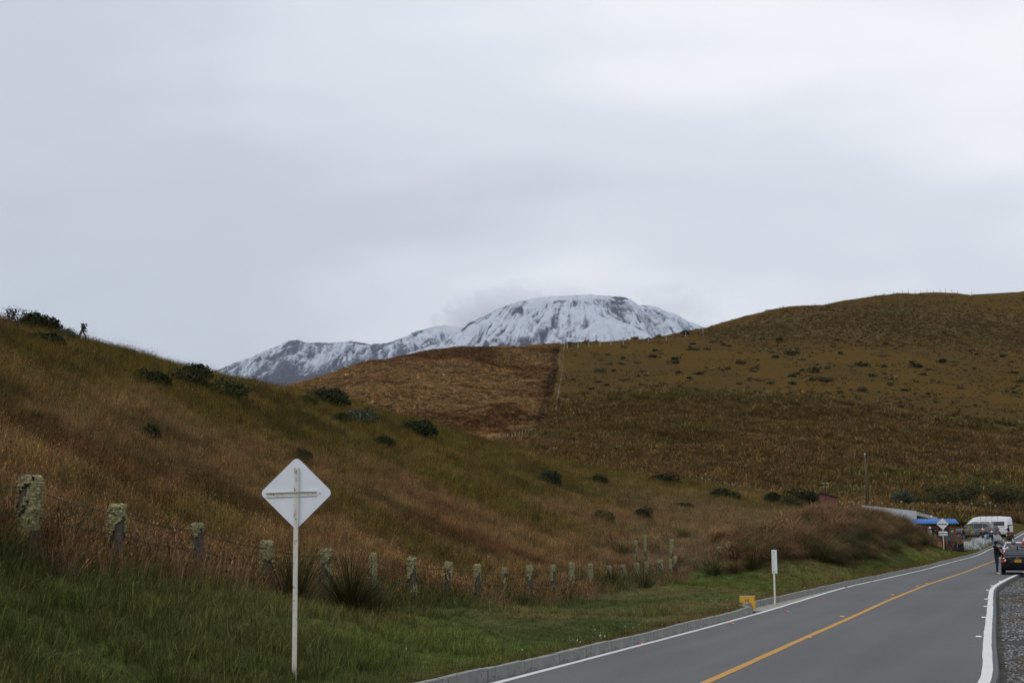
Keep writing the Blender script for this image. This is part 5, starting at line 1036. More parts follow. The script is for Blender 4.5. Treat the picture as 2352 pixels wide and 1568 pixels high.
Yws = 118; r_ = car_root('white_suv', 'white SUV at the right edge ahead of the silver sedan', 'car', 2375, Yws, 24); suv(r_, carpaint('white_car_paint', (.70, .70, .69)), 'white')
# van
Yv_ = 150; vz = H(XA(2269, Yv_), Yv_) + .03; vr = car_root('white_van', 'white high-roof minibus parked behind the grey SUV', 'van', 2269, Yv_, -48, vz)
w = .87; S = [(-2.60, .50, .74, 1.15, .60, 1.9), (-2.55, .32, .84, 1.2, .68, 2.05), (-2.42, .27, w, 1.26, .72, 2.20), (-1.5, .26, w, 1.26, .73, 2.27), (.6, .26, w, 1.26, .73, 2.26), (1.25, .26, w, 1.25, .70, 2.14), (1.75, .26, w, 1.22, .70, 1.78), (2.3, .28, w * .97, 1.12, .72, 1.22), (2.52, .32, w * .9, .92, .66, .98), (2.6, .42, w * .8, .7, .5, .75)]
c = Car(S); wp = carpaint('white_van_paint', (.74, .75, .75)); c.body('body', wp, vr)
for sg in (1, -1):
    for poly in ([(-2.28, 1.22), (-.78, 1.22), (-.78, 1.66), (-2.28, 1.68)], [(-.62, 1.22), (.48, 1.22), (.48, 1.68), (-.62, 1.66)], [(.62, 1.22), (1.80, 1.20), (1.50, 1.55), (1.22, 1.68), (.62, 1.68)]): c.side_panel('side_window', poly, M['auto_glass'], vr, sg, .008)
    for x_ in (1.65, -1.45): c.wheel(x_, sg * (w - .10), .34, .22, vr)
    for x_ in (-1.55, -.9, -.25, .4): mb = MB(); mb.tube([(x_, sg * .875, 1.76), (x_, sg * .80, 2.12), (x_, sg * .62, 2.285)], .014, 5); mb.build('rack_leg', M['black_trim'], vr)
    mb = MB(); mb.tube([(-2.1, sg * .60, 2.30), (.9, sg * .60, 2.30)], .02, 6); mb.build('rack_rail', M['black_trim'], vr)
    c.side_panel('door_track', [(-2.0, .985), (-.75, .985), (-.75, 1.02), (-2.0, 1.02)], M['black_trim'], vr, sg, .009); mb = MB(); mb.box((-2.575, sg * .74, .78), (.08, .10, .34)); mb.build('tail_light', M['tail_red'], vr); mb = MB(); mb.ball((2.0, sg * 1.0, 1.25), (.06, .1, .13), 0, 8, 6); mb.build('wing_mirror', M['black_trim'], vr)
v = [(-2.585, -.63, 1.22), (-2.585, .63, 1.22), (-2.555, .60, 1.80), (-2.555, -.60, 1.80)]; v = [(p[0] - .02, p[1], p[2]) for p in v]
rw = MB().add(v + [(p[0] + .08, p[1], p[2]) for p in v], [[3, 2, 1, 0], [0, 1, 5, 4], [1, 2, 6, 5], [2, 3, 7, 6], [3, 0, 4, 7]]).build('rear_window', M['auto_glass'], vr)
v = [(2.28, -.64, 1.26), (2.28, .64, 1.26), (1.78, .60, 1.75), (1.78, -.60, 1.75)]; MB().add(v + [(p[0] - .04, p[1], p[2] - .04) for p in v], [[3, 2, 1, 0], [0, 1, 5, 4], [1, 2, 6, 5], [2, 3, 7, 6], [3, 0, 4, 7]]).build('windscreen', M['auto_glass'], vr)
M['white_print'] = pm('white_print', (.6, .6, .58), .7)
Mx = Matrix.Translation((-2.60, -.02, 1.58)) @ Matrix(((0, 0, -1), (-1, 0, 0), (0, 1, 0))).to_4x4(); text_obj('JUVA', .30, M['white_print'], rw, Mx); Mx = Matrix.Translation((-2.602, -.02, 1.40)) @ Matrix(((0, 0, -1), (-1, 0, 0), (0, 1, 0))).to_4x4(); text_obj('TOURS', .11, M['white_print'], rw, Mx)
Mx = Matrix.Translation((-2.12, w + .004, 1.11)) @ Matrix(((-1, 0, 0), (0, 0, 1), (0, 1, 0))).to_4x4(); text_obj('Premier', .17, M['ink'], vr, Mx, 'lettering', .2)
MB().box((-2.60, 0, .42), (.1, 1.55, .2)).build('bumper', M['black_trim'], vr); MB().box((-2.60, 0, .9), (.03, .33, .16)).build('number_plate', pm('white_number_plate', (.6, .6, .58), .5), vr)
mb = MB()
for k in range(7): mb.tube([(-2.0 + k * .48, -.6, 2.30), (-2.0 + k * .48, .6, 2.30)], .012, 5)
mb.build('rack_bar', M['black_trim'], vr)

# ------------------------------------------------------------------ people
SKIN = pm('skin', (.36, .21, .14), .6, var=.06); HAIR = pm('dark_hair', (.015, .011, .009), .7, var=.3, scale=30)
def cloth(name, col, var=.12): return pm(name, col, .9, var=var, scale=14, bump=.25, bscale=25, spec=.2)
def person(label, at, az, h, top, legs, shoes, arms=((.02, .24, 1.13, .12, .22, .90), (.02, -.24, 1.13, .12, -.22, .90)), legp=None, lean=0.0, headgear=None, hg_col=None, hair=HAIR, hood=False, wide=1.0, seated=False, coat=False):
    """joints for a 1.72 m figure facing +x; skin modifier gives one continuous tapered body"""
    root = thing('person', label, 'person', at, R(90 - az)); k = h / 1.72; V = []; E = []; Rr = []; Mt = []
    def j(p, r, m, par=None):
        V.append(Vector(p)); Rr.append(r); Mt.append(m)
        if par is not None: E.append((par, len(V) - 1))
        return len(V) - 1
    def up(x, y, z): return (x + lean * max(0, z - .95), y, z)
    zp = .95
    if seated: zp = .95
    pel = j((0, 0, zp), (.15 * wide, .105 * wide), 0); sp1 = j(up(0, 0, 1.12), (.145 * wide, .10 * wide), 0, pel); ch = j(up(.0, 0, 1.32), (.17 * wide, .115 * wide), 0, sp1); nk = j(up(.005, 0, 1.455), (.075, .07), 0 if hood else 2, ch); hb = j(up(.02, 0, 1.53), (.062, .066), 2, nk); hd = j(up(.03, 0, 1.62), (.078, .095), 2, hb); ht = j(up(.02, 0, 1.695), (.055, .065), 2, hd)
    j(up(.125, 0, 1.60), (.014, .014), 2, hd)          # nose
    legp = legp or ((.0, .095, .50, .0, .10, .085), (.0, -.095, .50, .0, -.10, .085))
    for i, sg in enumerate((1, -1)):
        kx, ky, kz, ax, ay, az_ = legp[i]; hp = j((0, sg * .095 * wide, zp - .06), (.095, .095), 1, pel); kn = j((kx, ky, kz), (.068, .068), 1, hp); ank = j((ax, ay, az_ + .03), (.058, .058), 1, kn); j((ax + .01, ay, az_ - .04), (.05, .045), 3, ank); toe = j((ax + .17, ay + sg * .02, az_ - .05), (.045, .032), 3, len(V) - 1)
        ex, ey, ez, wx, wy, wz = arms[i]; sh = j(up(0, sg * .165 * wide, 1.41), (.075, .07), 0, ch); el = j(up(ex, ey, ez), (.056, .056), 0, sh); wr_ = j(up(wx, wy, wz), (.042, .042), 0, el)
        d = (Vector(up(wx, wy, wz)) - Vector(up(ex, ey, ez))).normalized(); sd_ = Vector((-d.z, 0, d.x)); sd_ = sd_.normalized() if sd_.length > .1 else Vector((1, 0, 0)); pw = Vector(up(wx, wy, wz)) + d * .07; pm_ = j(pw, (.036, .02), 2, wr_)
        for f in range(4):
            off = sd_ * (.026 - .0175 * f); ln = (.07, .08, .075, .055)[f]; b1_ = j(pw + off + d * .035, (.0095, .0095), 2, pm_); m1 = j(pw + off + d * (.035 + ln * .55), (.0088, .0088), 2, b1_); j(pw + off + d * (.035 + ln * .95) + Vector((0, -sg * .02, 0)), (.0078, .0078), 2, m1)
        t1 = j(pw + sd_ * .045 - d * .01, (.0105, .0105), 2, pm_); j(pw + sd_ * .062 + d * .035, (.009, .009), 2, t1)
    me = bpy.data.meshes.new('body'); me.from_pydata([tuple(v * k) for v in V], E, []); o = bpy.data.objects.new('body', me); COL.objects.link(o)
    sk = o.modifiers.new('skin', 'SKIN'); sk.use_smooth_shade = True; o.modifiers.new('sub', 'SUBSURF').levels = 1; o.modifiers['sub'].render_levels = 1
    if not me.skin_vertices: me.skin_vertices.new() if hasattr(me.skin_vertices, 'new') else None
    sv = me.skin_vertices[0].data
    for i, r_ in enumerate(Rr): sv[i].radius = (r_[0] * k, r_[1] * k); sv[i].use_root = (i == 0)
    bpy.context.view_layer.update(); m2 = bpy.data.meshes.new_from_object(o.evaluated_get(bpy.context.evaluated_depsgraph_get())); bpy.data.objects.remove(o); m2.name = 'body'
    m2.materials.clear(); [m2.materials.append(q) for q in (top, legs, SKIN, shoes)]
    seg = [(np.array(V[a]) * k, np.array(V[b]) * k, Mt[b] if not (Mt[a] == 0 and Mt[b] == 1) else 1) for a, b in E]; C_ = np.array([p.center[:] for p in m2.polygons]); best = np.full(len(C_), 9e9); mi = np.zeros(len(C_), int)
    for a, b, m_ in seg:
        ab = b - a; t_ = np.clip(((C_ - a) @ ab) / (ab @ ab + 1e-9), 0, 1); ds = np.linalg.norm(C_ - a - t_[:, None] * ab, axis=1); u = ds < best; best[u] = ds[u]; mi[u] = m_
    if coat: mi[(mi == 1) & (C_[:, 2] > .55 * k)] = 0
    else: mi[(mi == 1) & (C_[:, 2] > .90 * k)] = 0
    m2.polygons.foreach_set('material_index', mi.astype(np.int32)); m2.polygons.foreach_set('use_smooth', np.ones(len(C_), bool)); link('body', m2, root)
    hc = np.array(up(.02, 0, 1.635)) * k
    mb = MB(); mb.ball(hc + np.array([.082 * k, .032 * k, -.012]), .010, 0, 6, 4); mb.ball(hc + np.array([.082 * k, -.032 * k, -.012]), .010, 0, 6, 4); mb.box(hc + np.array([.088 * k, 0, -.075 * k]), (.01, .045, .008)); mb.build('facial_features', HAIR, root)
    if headgear == 'helmet':
        mb = MB(); mb.ball(hc + np.array([-.005, 0, .01]), (.155, .135, .15), 0, 16, 9, -.85); mb.build('helmet', hg_col, root, True); mb = MB(); mb.ball(hc + np.array([.035, 0, .012]), (.13, .118, .065), 0, 14, 6); mb.build('visor', M['auto_glass'], root, True)
    elif headgear == 'beanie':
        mb = MB(); mb.ball(hc + np.array([-.008, 0, .015]), (.115, .105, .115), 0, 14, 8, -.2); mb.tube([tuple(hc + np.array([-.02, 0, .115])), tuple(hc + np.array([-.04, 0, .16]))], [.045, .02], 8); mb.build('knitted_hat', hg_col, root, True); mb = MB(); mb.ball(hc + np.array([-.05, 0, -.06]), (.075, .095, .13), 0, 12, 7); mb.build('hair', hair, root, True)
    else:
        mb = MB(); mb.ball(hc + np.array([-.022, 0, .02]), (.105, .098, .105), 0, 14, 8, -.55); mb.ball(hc + np.array([-.06, 0, -.03]), (.06, .085, .09), 0, 10, 6); mb.ball(hc + np.array([.05, .02, .085]), (.05, .06, .03), 0, 8, 5); mb.build('hair', hair, root, True)
    if hood: mb = MB(); mb.ball(np.array(up(-.07, 0, 1.44)) * k, (.10, .13, .075), 0, 12, 6); mb.build('hood', top, root, True)
    if coat: mb = MB(); mb.tube([tuple(np.array((0, 0, .58)) * k), tuple(np.array((0, 0, .95)) * k), tuple(np.array(up(0, 0, 1.25)) * k)], [.20, .175, .15], 12); mb.build('coat_skirt', top, root, True)
    return root
blk = cloth('black_cloth', (.012, .012, .013)); jean = cloth('blue_denim', (.10, .16, .27), .25); navy = cloth('dark_navy_denim', (.020, .028, .055)); wsh = cloth('white_shoe', (.6, .58, .54)); dsh = cloth('dark_shoe', (.03, .03, .03)); wool = cloth('white_wool', (.70, .68, .63)); teal = cloth('teal_jacket', (.03, .115, .13))
def gpos(px, Y, z=None): x0 = XA(px, Y); return (x0, Y, (float(zr(Y)) if dleft(np.array([x0]), np.array([Y]))[0] < .1 else H(x0, Y)) if z is None else z)
person('man in black hooded jacket and dark jeans standing by the black sedan', gpos(2287, 71.6), 88, 1.73, blk, navy, wsh, ((.10, .20, 1.14, .30, .12, 1.02), (.10, -.22, 1.14, .32, -.10, 1.0)), ((.03, .08, .5, .02, .08, .085), (-.02, -.09, .5, -.05, -.10, .085)), hood=True)
orange = pm('orange_print', (.75, .22, .12), .8)
wA = person('woman in white hat and black printed top standing left on the kerb', gpos(2258, 134), 200, 1.64, blk, jean, wsh, ((.16, .18, 1.20, .30, .05, 1.10), (.0, -.26, 1.14, .1, -.24, .9)), None, .05, 'beanie', wool)
mb = MB(); mb.ball((.10, .12, 1.42), (.05, .06, .06), 0, 8, 5); mb.ball((.05, -.17, 1.40), (.05, .05, .05), 0, 8, 5); mb.build('print', orange, wA); mb = MB(); mb.ball((.1, .05, 1.54), (.07, .11, .08), 0, 10, 6); mb.build('scarf', pm('pink_scarf', (.75, .25, .33), .9), wA)
person('woman in white hat and black puffer jacket standing right on the kerb', gpos(2280, 134.5), -95, 1.66, cloth('charcoal_puffer', (.025, .026, .028)), cloth('mid_blue_denim', (.12, .2, .33), .2), wsh, ((.20, .16, 1.16, .38, .06, 1.12), (.18, -.18, 1.14, .36, -.08, 1.06)), None, .08, 'beanie', wool)
g = gpos(2269.5, 134.6); bag = thing('woven_bag', 'blue striped woven bag held between the two women on the kerb', 'bag', (g[0], g[1], g[2] + .62)); 
for i, (z_, h_, c_) in enumerate([(0, .12, (.06, .10, .38)), (.12, .04, (.6, .2, .12)), (.16, .16, (.02, .04, .22)), (.32, .04, (.65, .25, .15)), (.36, .13, (.05, .35, .55))]): MB().prism([(-.15 + .02 * i, -.07), (.15 - .02 * i, -.07), (.15 - .02 * i, .07), (-.15 + .02 * i, .07)], 'z', z_, z_ + h_ - .002).build('stripe', cloth('woven_stripe', c_), bag)
mb = MB(); mb.tube([(-.06, 0, .48), (-.04, 0, .62), (.04, 0, .62), (.06, 0, .48)], .012, 6); mb.build('strap', blk, bag)
person('person in black standing against the back of the white van', gpos(2318, 146.0), -60, 1.7, blk, blk, dsh, ((.2, .16, 1.2, .42, .08, 1.22), (.05, -.24, 1.14, .15, -.2, .95)))
person('person in black stretching an arm beside the front of the grey SUV', gpos(2214, 133.0, None), -80, 1.74, blk, cloth('faded_jeans', (.10, .13, .2)), dsh, ((.02, .40, 1.42, .04, .64, 1.46), (.02, -.24, 1.13, .1, -.22, .9)))
person('person in teal jacket leaning behind the wooden post by the stall', gpos(2180, 118.6), -60, 1.66, teal, cloth('dark_trousers', (.02, .022, .028)), dsh, ((.1, .2, 1.18, .3, .1, 1.05), (.1, -.2, 1.18, .3, -.1, 1.05)), ((-.16, .09, .52, -.34, .09, .085), (-.12, -.09, .52, -.30, -.12, .085)), .2, hood=True)
person('person in long black coat and pale trousers facing the stall', gpos(2149, 119.5), 20, 1.62, blk, cloth('pale_pink_trousers', (.50, .38, .36)), dsh, coat=True)
person('person in pink jacket behind the stall counter', gpos(2134, 124.2, 1.75), 190, 1.62, cloth('dusty_pink_jacket', (.27, .12, .11)), navy, dsh)
person('seller in black and white top under the blue roof', gpos(2153, 124.4, 1.75), 190, 1.62, cloth('black_white_knit', (.05, .05, .055), .9), navy, dsh)
person('person with white hood at the left end of the stall', gpos(2137, 120.0), 70, 1.5, cloth('beige_coat', (.30, .27, .23)), navy, dsh, headgear='beanie', hg_col=wool)

# ------------------------------------------------------------------ motorcycles with their riders standing apart as persons
def motorbike(label, at, az, col, box=True):
    r_ = thing('motorcycle', label, 'motorcycle', at, R(90 - az)); m_ = carpaint('motorcycle_paint', col)
    for x_ in (.68, -.66):
        mb = MB(); n = 20; vs = []; fs = []
        for a in range(n):
            t_ = 2 * math.pi * a / n
            for b in range(6): u = 2 * math.pi * b / 6; q = .265 + .05 * math.cos(u); vs.append((x_ + q * math.cos(t_), .06 * math.sin(u), .31 + q * math.sin(t_)))
        for a in range(n):
            for b in range(6): fs.append([a * 6 + b, ((a + 1) % n) * 6 + b, ((a + 1) % n) * 6 + (b + 1) % 6, a * 6 + (b + 1) % 6])
        mb.add(vs, fs); wl = mb.build('wheel', M['tyre'], r_, True); mb = MB(); mb.tube([(x_, -.03, .31), (x_, .03, .31)], .2, 14); mb.build('rim', M['rim'], wl)
    mb = MB(); mb.ball((.18, 0, .86), (.30, .16, .15), 0, 12, 8); mb.build('fuel_tank', m_, r_, True); mb = MB(); mb.prism([(-.75, .80), (-.1, .74), (.0, .80), (-.7, .92)], 'y', -.13, .13); mb.build('seat', M['black_trim'], r_)
    mb = MB(); mb.tube([(.68, .09, .31), (.42, .09, 1.0)], .03, 7); mb.tube([(.68, -.09, .31), (.42, -.09, 1.0)], .03, 7); mb.build('fork', M['rim'], r_); mb = MB(); mb.tube([(.30, -.38, 1.05), (.42, -.12, 1.03), (.42, .12, 1.03), (.30, .38, 1.05)], .018, 6); mb.build('handlebar', M['black_trim'], r_)
    for sg in (1, -1): mb = MB(); mb.tube([(.36, sg * .28, 1.05), (.36, sg * .36, 1.22)], .008, 5); mb.ball((.35, sg * .38, 1.24), (.02, .075, .05), 0, 10, 6); mb.build('mirror', M['chrome'], r_)
    mb = MB(); mb.box((.05, 0, .46), (.45, .3, .36)); mb.tube([(-.66, .1, .31), (.0, .1, .5)], .03, 6); mb.build('engine', M['rim'], r_); mb = MB(); mb.tube([(-.9, -.15, .45), (.1, -.15, .32)], .05, 8); mb.build('exhaust', M['chrome'], r_)
    mb = MB(); mb.box((-.86, 0, .80), (.06, .16, .07)); mb.build('tail_light', M['tail_red'], r_); mb = MB(); mb.ball((.56, 0, .98), (.08, .09, .1), 0, 10, 6); mb.build('headlight', M['lens_white'], r_, True)
    if box: mb = MB(); mb.box((-.72, 0, 1.06), (.32, .42, .28)); o = mb.build('top_box', M['black_trim'], r_); md = o.modifiers.new('b', 'BEVEL'); md.width = .04
    return r_
seatp = ((.34, .20, .66, .12, .22, .33), (.34, -.20, .66, .12, -.22, .33)); bar = ((.26, .30, 1.12, .46, .34, 1.02), (.26, -.30, 1.12, .46, -.34, 1.02))
def rider(label, px, Y, az, top, helm, h=1.7, dz=-.11):
    g = gpos(px, Y); return person(label, (g[0], g[1], g[2] + dz), az, h, top, blk, dsh, bar, seatp, .12, 'helmet', helm)
hr = pm('red_black_helmet', (.20, .03, .035), .3, var=.9, scale=5, coat=.6); hgm = pm('grey_helmet', (.16, .17, .18), .3, var=.6, scale=6, coat=.6); hrd = pm('bright_red_helmet', (.42, .02, .02), .3, coat=.6)
motorbike('blue motorcycle with black top box ridden up the road past the kerb', gpos(2321, 132), 27, (.03, .06, .3)); rider('rider in black with a red and black helmet on the blue motorcycle', 2320, 131.8, 27, blk, hr)
motorbike('grey motorcycle standing between the silver and black sedans', gpos(2327, 80.5), 25, (.2, .2, .21), False); rider('rider in grey jacket and grey helmet between the two sedans', 2327, 80.3, 25, cloth('grey_riding_jacket', (.13, .13, .135)), hgm, 1.7, -.06)
motorbike('dark motorcycle at the right edge behind the black sedan', gpos(2352, 80.0), 25, (.05, .03, .03), False); rider('rider in black with a bright red helmet at the right edge', 2352, 79.8, 25, blk, hrd, 1.7, -.08)

# ------------------------------------------------------------------ stall
Ys0 = 122.0; g = gpos(2150, Ys0); sx0 = XA(2098, Ys0); sx1 = XA(2198, Ys0); st = thing('market_stall', 'roadside stall of orange posts under a blue corrugated roof', 'market stall', (sx0, Ys0, g[2] - .05), R(-6)); gz = st.location.z
Wd = sx1 - sx0; ze = U(2150, 1202, Ys0)[2] - gz; zb_ = U(2150, 1191.0, Ys0 + 3)[2] - gz
M['blue_roof'] = pm('blue_roof_sheet', (.055, .16, .42), .5, var=.2, scale=2, stain=(.25, .33, .45), stain_amt=.62); M['orange_post'] = pm('orange_brown_post', (.30, .085, .03), .8, var=.2); M['plank'] = pm('grey_plank', (.11, .09, .07), .9, var=.3)
for k in range(4):
    mb = MB(); x0 = k * Wd / 4 + .004; n = 44; vs = []; ww = Wd / 4 - .008
    for i in range(n + 1):
        xx = x0 + ww * i / n; zz_ = .045 * math.cos(2 * math.pi * xx / .22); vs += [(xx, -.6, ze + zz_), (xx + .45, 3.0, zb_ + zz_), (xx, -.6, ze + zz_ - .012), (xx + .45, 3.0, zb_ + zz_ - .012)]
    fs = []
    for i in range(n): a = i * 4; fs += [[a, a + 4, a + 5, a + 1], [a + 2, a + 3, a + 7, a + 6], [a, a + 2, a + 6, a + 4]]
    mb.add(vs, fs); mb.build('roof_panel', M['blue_roof'], st, True)
for x_, y_ in [(.35, 0), (Wd * .55, 0), (Wd - .25, 0), (.35, 2.6), (Wd - .25, 2.6)]: MB().box((x_, y_, ze / 2 - .15), (.14, .14, ze + .26)).build('post', M['orange_post'], st)
mb = MB(); mb.box((Wd / 2, 2.6, .95), (Wd - .6, .06, 1.9)); mb.build('back_wall', M['plank'], st); MB().box((Wd / 2 + .1, .25, .98), (Wd - .8, .6, .05)).build('counter', M['plank'], st); MB().box((Wd / 2 + .1, .22, .45), (Wd - 1.0, .04, .85)).build('counter_front', M['orange_post'], st)
MB().box((Wd / 2, -.02, ze - .28), (Wd - .3, .06, .1)).build('beam', M['orange_post'], st); MB().box((Wd / 2 + .2, -.15, 1.35), (Wd - .6, .05, .05)).build('rail', M['plank'], st)
def garment(px, py, Y, w_, h_, col, label, name='hanging_poncho', var=.35):
    p = U(px, py, Y); r_ = thing(name, label, 'garment', tuple(p), R(-10)); n = 6; vs = []; fs = []
    for i in range(n + 1):
        for k_ in range(7): u = k_ / 6 - .5; vs.append((u * w_ * (.65 + .35 * i / n), .05 * math.sin(u * 14 + i) - .03 * i / n, -h_ * i / n))
    for i in range(n):
        for k_ in range(6): a = i * 7 + k_; fs.append([a, a + 1, a + 8, a + 7])
    mb = MB(); mb.add(vs, fs); o = mb.build('cloth', pm('woven_cloth', col, .95, var=var, scale=10), r_, True); sd_ = o.modifiers.new('s', 'SOLIDIFY'); sd_.thickness = .03
    mb = MB(); mb.tube([(0, 0, 0), (0, 0, .07), (.03, 0, .10), (.05, 0, .07)], .008, 5); mb.build('hanger', M['bolt'], r_); return r_
for px, py, w_, h_, c_, lab in [(2163, 1216, .5, .65, (.09, .08, .075), 'dark grey poncho hanging under the blue roof'), (2172, 1240, .45, .7, (.22, .10, .05), 'rust brown poncho hanging by the stall counter'), (2177, 1232, .4, .8, (.24, .04, .07), 'crimson striped poncho hanging beside the rust brown one'),
                               (2190, 1228, .5, .7, (.11, .065, .045), 'tan patterned shawl hanging right of the wooden post'), (2197, 1228, .45, .9, (.14, .10, .08), 'beige shawl hanging right of the tan one'), (2203, 1230, .45, .8, (.15, .065, .035), 'orange brown shawl at the right end of the rail'),
                               (2206, 1244, .6, .85, (.02, .02, .022), 'black woollen coat hanging low at the right end'), (2194, 1249, .4, .6, (.03, .03, .04), 'black bag hanging under the tan shawl'), (2144, 1226, .4, .6, (.12, .03, .03), 'dark red garment hanging in the stall shade'), (2158, 1244, .4, .5, (.35, .17, .06), 'mustard cloth hanging low on the counter front')]:
    garment(px, py, 119.6 if px > 2185 else 121.4, w_, h_, c_, lab)
rl = MB(); a_ = U(2186, 1226, 119.8); b_ = U(2212, 1227, 120.5); rk = thing('clothes_rail', 'dark clothes rail holding shawls right of the wooden post', 'clothes rail', tuple(a_)); v = Vector(b_) - Vector(a_); zg = H(b_[0], b_[1]) - a_[2]
MB().tube([(-.2, 0, .03), tuple(v + Vector((.1, 0, .03)))], .03, 7).build('rail', M['bolt'], rk); MB().tube([(v.x, v.y, v.z), (v.x, v.y, zg - .1)], .03, 7).build('leg', M['plank'], rk); MB().tube([(0, 0, 0), (0, 0, zg - .2)], .03, 7).build('leg', M['plank'], rk)
g = gpos(2173, 117.6); z1 = U(2173, 1216, 117.6)[2] - g[2]; wpst = thing('wooden_post', 'thick weathered wooden post standing right of the small road sign', 'post', (g[0], g[1], g[2])); mb = MB(); mb.tube([(.05, 0, -.2), (.0, 0, z1 * .5), (-.12, 0, z1 - .12), (-.14, 0, z1)], [.15, .14, .13, .05], 9); mb.build('post', M['plank'], wpst, True)
for i, (px, hh, lab) in enumerate([(2116, 1.0, 'short grey post left of the long black coat'), (2127, 1.35, 'mossy post by the stall behind the white hooded person'), (2143, 1.0, 'short mossy post in front of the stall')]):
    g = gpos(px + 6, 118.2 + i * .3); pt_ = thing('wooden_post', lab, 'post', g); MB().tube([(0, 0, -.2), (0, 0, hh)], [.11, .09], 8).build('post', M['plank'], pt_, True)
g = gpos(2199.5, 130); cn = thing('traffic_cone', 'orange and white traffic cone at the nose of the grey SUV', 'traffic cone', (g[0], g[1], g[2])); MB().box((0, 0, .02), (.38, .38, .04)).build('base', M['black_trim'], cn)
co = pm('cone_orange', (.55, .08, .03), .6); MB().tube([(0, 0, .04), (0, 0, .28)], [.15, .10], 14).build('cone', co, cn, True); MB().tube([(0, 0, .28), (0, 0, .45)], [.10, .07], 14).build('band', M['white_wall'], cn, True); MB().tube([(0, 0, .45), (0, 0, .72)], [.07, .025], 14).build('cone', co, cn, True)
# white picket fence and silvery shrubs
wf = thing('white_fence', 'low fence of white pickets among the silvery shrubs', 'fence')
for k in range(13):
    Yk = 124.5 + k * .45; g = gpos(2204 + k * 4.6, Yk); o = MB().box((0, 0, .38), (.09, .06, .95)).build('picket', M['white_wall'], wf); o.location = g; o.rotation_euler = (rnd.uniform(-.06, .06), rnd.uniform(-.1, .1), .3)
def silver_mesh(n, leaf):
    B = Blades()
    for i in range(n):
        a = rnd.uniform(0, 6.28); q = rnd.random() ** .5; el = rnd.uniform(.05, 1.0); base = (math.cos(a) * .42 * q, math.sin(a) * .42 * q, (1 - q * q * .75) * rnd.uniform(.25, .62))
        for k in range(7): B.blade(base, a + rnd.gauss(0, 1.0), leaf * rnd.uniform(.8, 1.5), .075, rnd.uniform(.1, 1.3), .5, 2, rnd.uniform(.5, 1.1))
    return B.mesh('leaves', M['leaf_silver'])
sil = [silver_mesh(130, .22) for _ in range(3)]
for i, (px, Y, w_, h_, lab) in enumerate([(2207, 125.5, 1.1, .8, 'silvery shrub at the left end of the row next to the clothes rail'), (2216, 126.5, 1.2, 1.1, 'silvery shrub left of the yellow flowers'), (2222, 125.0, 1.3, .8, 'low silvery shrub at the front of the row'), (2231, 127.0, 1.2, 1.0, 'silvery shrub behind the lower yellow flowers'), (2236, 126.0, 1.2, .8, 'low spreading silvery shrub with bare twigs at front'), (2241, 129.0, 1.4, 1.2, 'tall silvery shrub in the middle of the row'), (2249, 130.5, 1.4, 1.2, 'tall silvery shrub just left of the two women'), (2262, 138, 1.2, 1.0, 'silvery shrub behind the two women'), (2288, 137.5, 1.3, 1.1, 'silvery shrub right of the two women'), (2297, 138.5, 1.1, .8, 'last low silvery shrub before the driveway'), (2272, 136.2, .9, .6, 'small silvery shrub between the two women')]):
    g = gpos(px, Y); r_ = thing('silver_shrub', lab, 'shrub', (g[0], g[1], g[2] - .05), rnd.uniform(0, 6), 'silvery shrubs in front of the grey SUV'); o = link('leaves', sil[i % 3], r_); o.scale = (w_ * 1.1, w_ * 1.1, h_ * 1.15); o = link('stem', stemme, r_); o.scale = (w_, w_, h_ * 1.2)
for px, py, Y, s_, lab in [(2227, 1211, 127, .30, 'upper bright yellow flower cluster above the silvery shrubs'), (2234, 1222, 126.3, .26, 'lower paler yellow flower cluster in the silvery shrubs'), (2217, 1218, 126, .2, 'small yellow flowers at the left of the silvery shrubs')]:
    p = U(px, py, Y); z0 = H(p[0], p[1]); r_ = thing('yellow_flowers', lab, 'flowers', (p[0], p[1], z0)); B = Blades(); 
    for k in range(170): v = Vector((rnd.gauss(0, 1), rnd.gauss(0, 1), rnd.gauss(0, 1))).normalized() * s_ * .8 * rnd.random() ** .4; B.leaf((v.x, v.y, p[2] - z0 + v.z), v + Vector((0, 0, .3)), .07, rnd.uniform(.6, 1.3), 1.1)
    link('bloom', B.mesh('bloom', M['leaf_yellow']), r_); MB().tube([(0, 0, -.1), (0, 0, p[2] - z0)], .03, 6).build('stem', M['twig'], r_)
# tall grass bank verge on the far side of the van
for i, (px, Yk) in enumerate([(2338, 172), (2346, 170), (2330, 175), (2352, 173), (2322, 178)]):
    x0 = XA(px, Yk); o = link('tussock_grass', rnd.choice(tm), None, (x0, Yk, H(x0, Yk)), rnd.uniform(0, 6)); o.scale = (1.5, 1.5, 1.5); tag(o, 'tall brown tussock on the slope right of the white van', 'grass tussock', 'brown tussocks right of the van')
g = on_ground(1250, 1018, 150); ft = thing('fallen_tree', 'bare fallen grey branches at the lower edge of the brown field', 'fallen tree', g); mb = MB()
for a in [[(0, 0, -.1), (.1, 0, 1.2), (1.4, 0, 2.0)], [(.1, 0, 1.0), (2.0, .2, .9), (4.2, .3, 1.1)], [(1.0, .1, .9), (3.0, 0, .5), (5.5, .2, .4)], [(2.0, .1, .8), (3.0, 0, 1.3), (4.0, 0, 1.5)]]: mb.tube(a, [.09, .07, .03], 6)
mb.build('branch', M['twig'], ft, True)
xk = float(xl(125.4) - .32); di = thing('drain_inlet', 'dark broken drain opening in the far kerb below the silvery shrubs', 'drain', (xk, 125.4, float(zr(125.4))), R(68)); MB().box((0, 0, .02), (2.2, .26, .05)).build('slab', M['concrete'], di); MB().box((.1, .12, .09), (1.9, .05, .16)).build('opening', M['bolt'], di)  # opening is a solid dark box, coloured for the shade inside the hole

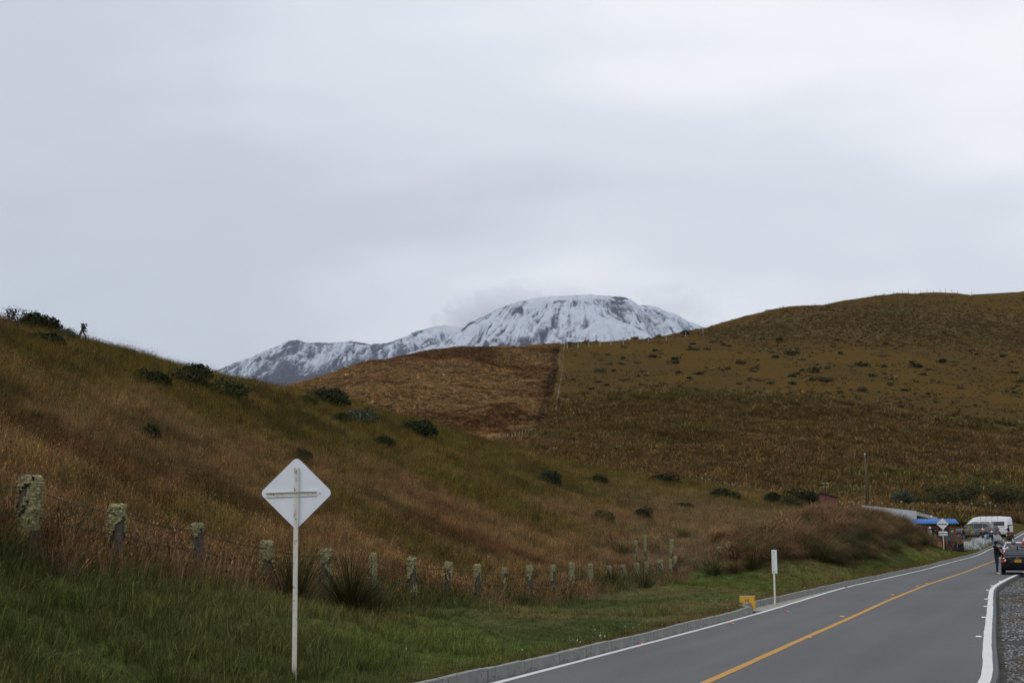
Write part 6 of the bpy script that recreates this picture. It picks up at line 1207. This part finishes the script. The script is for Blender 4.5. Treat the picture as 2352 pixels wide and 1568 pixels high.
# ------------------------------------------------------------------ cloud clinging to the mountain, and the thin haze of the air
def cloud(label, px, py, dist, wpx, hpx, depth, dens, seed, soft=1.0, rot=0.0):
    p = U(px, py, dist); s = dist / F; mb = MB(); mb.ball((0, 0, 0), 1.0, 0, 24, 14); me = mb.mesh('cloud_puff', None, True); me.materials.clear()
    m = bpy.data.materials.new('cloud_vapour'); m.use_nodes = True; t = m.node_tree; t.nodes.clear(); o_ = t.nodes.new('ShaderNodeOutputMaterial'); v = t.nodes.new('ShaderNodeVolumePrincipled')
    v.inputs['Color'].default_value = (1, 1, 1, 1); v.inputs['Anisotropy'].default_value = .2
    tcn = t.nodes.new('ShaderNodeTexCoord'); ln = t.nodes.new('ShaderNodeVectorMath'); ln.operation = 'LENGTH'; t.links.new(tcn.outputs['Object'], ln.inputs[0])
    mpn = t.nodes.new('ShaderNodeMapping'); mpn.inputs['Location'].default_value = (seed, seed * 2, 0); mpn.inputs['Scale'].default_value = (max(1, wpx / hpx), 1, 1); t.links.new(tcn.outputs['Object'], mpn.inputs[0])
    nz = noise(t, mpn.outputs[0], 1.5, 4, .6, .3)
    f = mth(t, 'SUBTRACT', mth(t, 'ADD', mth(t, 'SUBTRACT', 1.0, ln.outputs['Value']), mth(t, 'MULTIPLY', mth(t, 'SUBTRACT', nz, .5), 1.5)), .10)
    t.links.new(mth(t, 'MULTIPLY', mth(t, 'MAXIMUM', mth(t, 'MINIMUM', f, .7), 0.0), dens), v.inputs['Density']); t.links.new(v.outputs[0], o_.inputs['Volume']); me.materials.append(m)
    o = link('cloud', me, None, p); o.scale = (wpx * .5 * s, depth, hpx * .5 * s); o.rotation_euler.y = R(rot); tag(o, label, 'cloud'); o['kind'] = 'structure'; return o
cloud('white cloud bank', 1135, 712, 6650, 330, 120, 300, .016, 1.3, rot=-14)
cloud('thin cloud', 1270, 676, 5780, 260, 44, 160, .0045, 4.1, rot=-4)
cloud('thin cloud', 1560, 705, 6450, 260, 110, 220, .006, 7.7, rot=14)
hz = MB(); hz.box((600, 4600, 700), (12400, 9400, 1900)); hme = hz.mesh('haze', None); hme.materials.clear(); hm = bpy.data.materials.new('air_haze'); hm.use_nodes = True; t = hm.node_tree; t.nodes.clear()
o_ = t.nodes.new('ShaderNodeOutputMaterial'); v = t.nodes.new('ShaderNodeVolumePrincipled'); v.inputs['Color'].default_value = (.80, .87, 1, 1); v.inputs['Density'].default_value = 2.0e-5; v.inputs['Anisotropy'].default_value = .3; t.links.new(v.outputs[0], o_.inputs['Volume'])
hme.materials.append(hm); ho = link('haze', hme); ho['kind'] = 'stuff'; ho['label'] = 'thin bluish haze in the air before the mountain'; ho['category'] = 'haze'
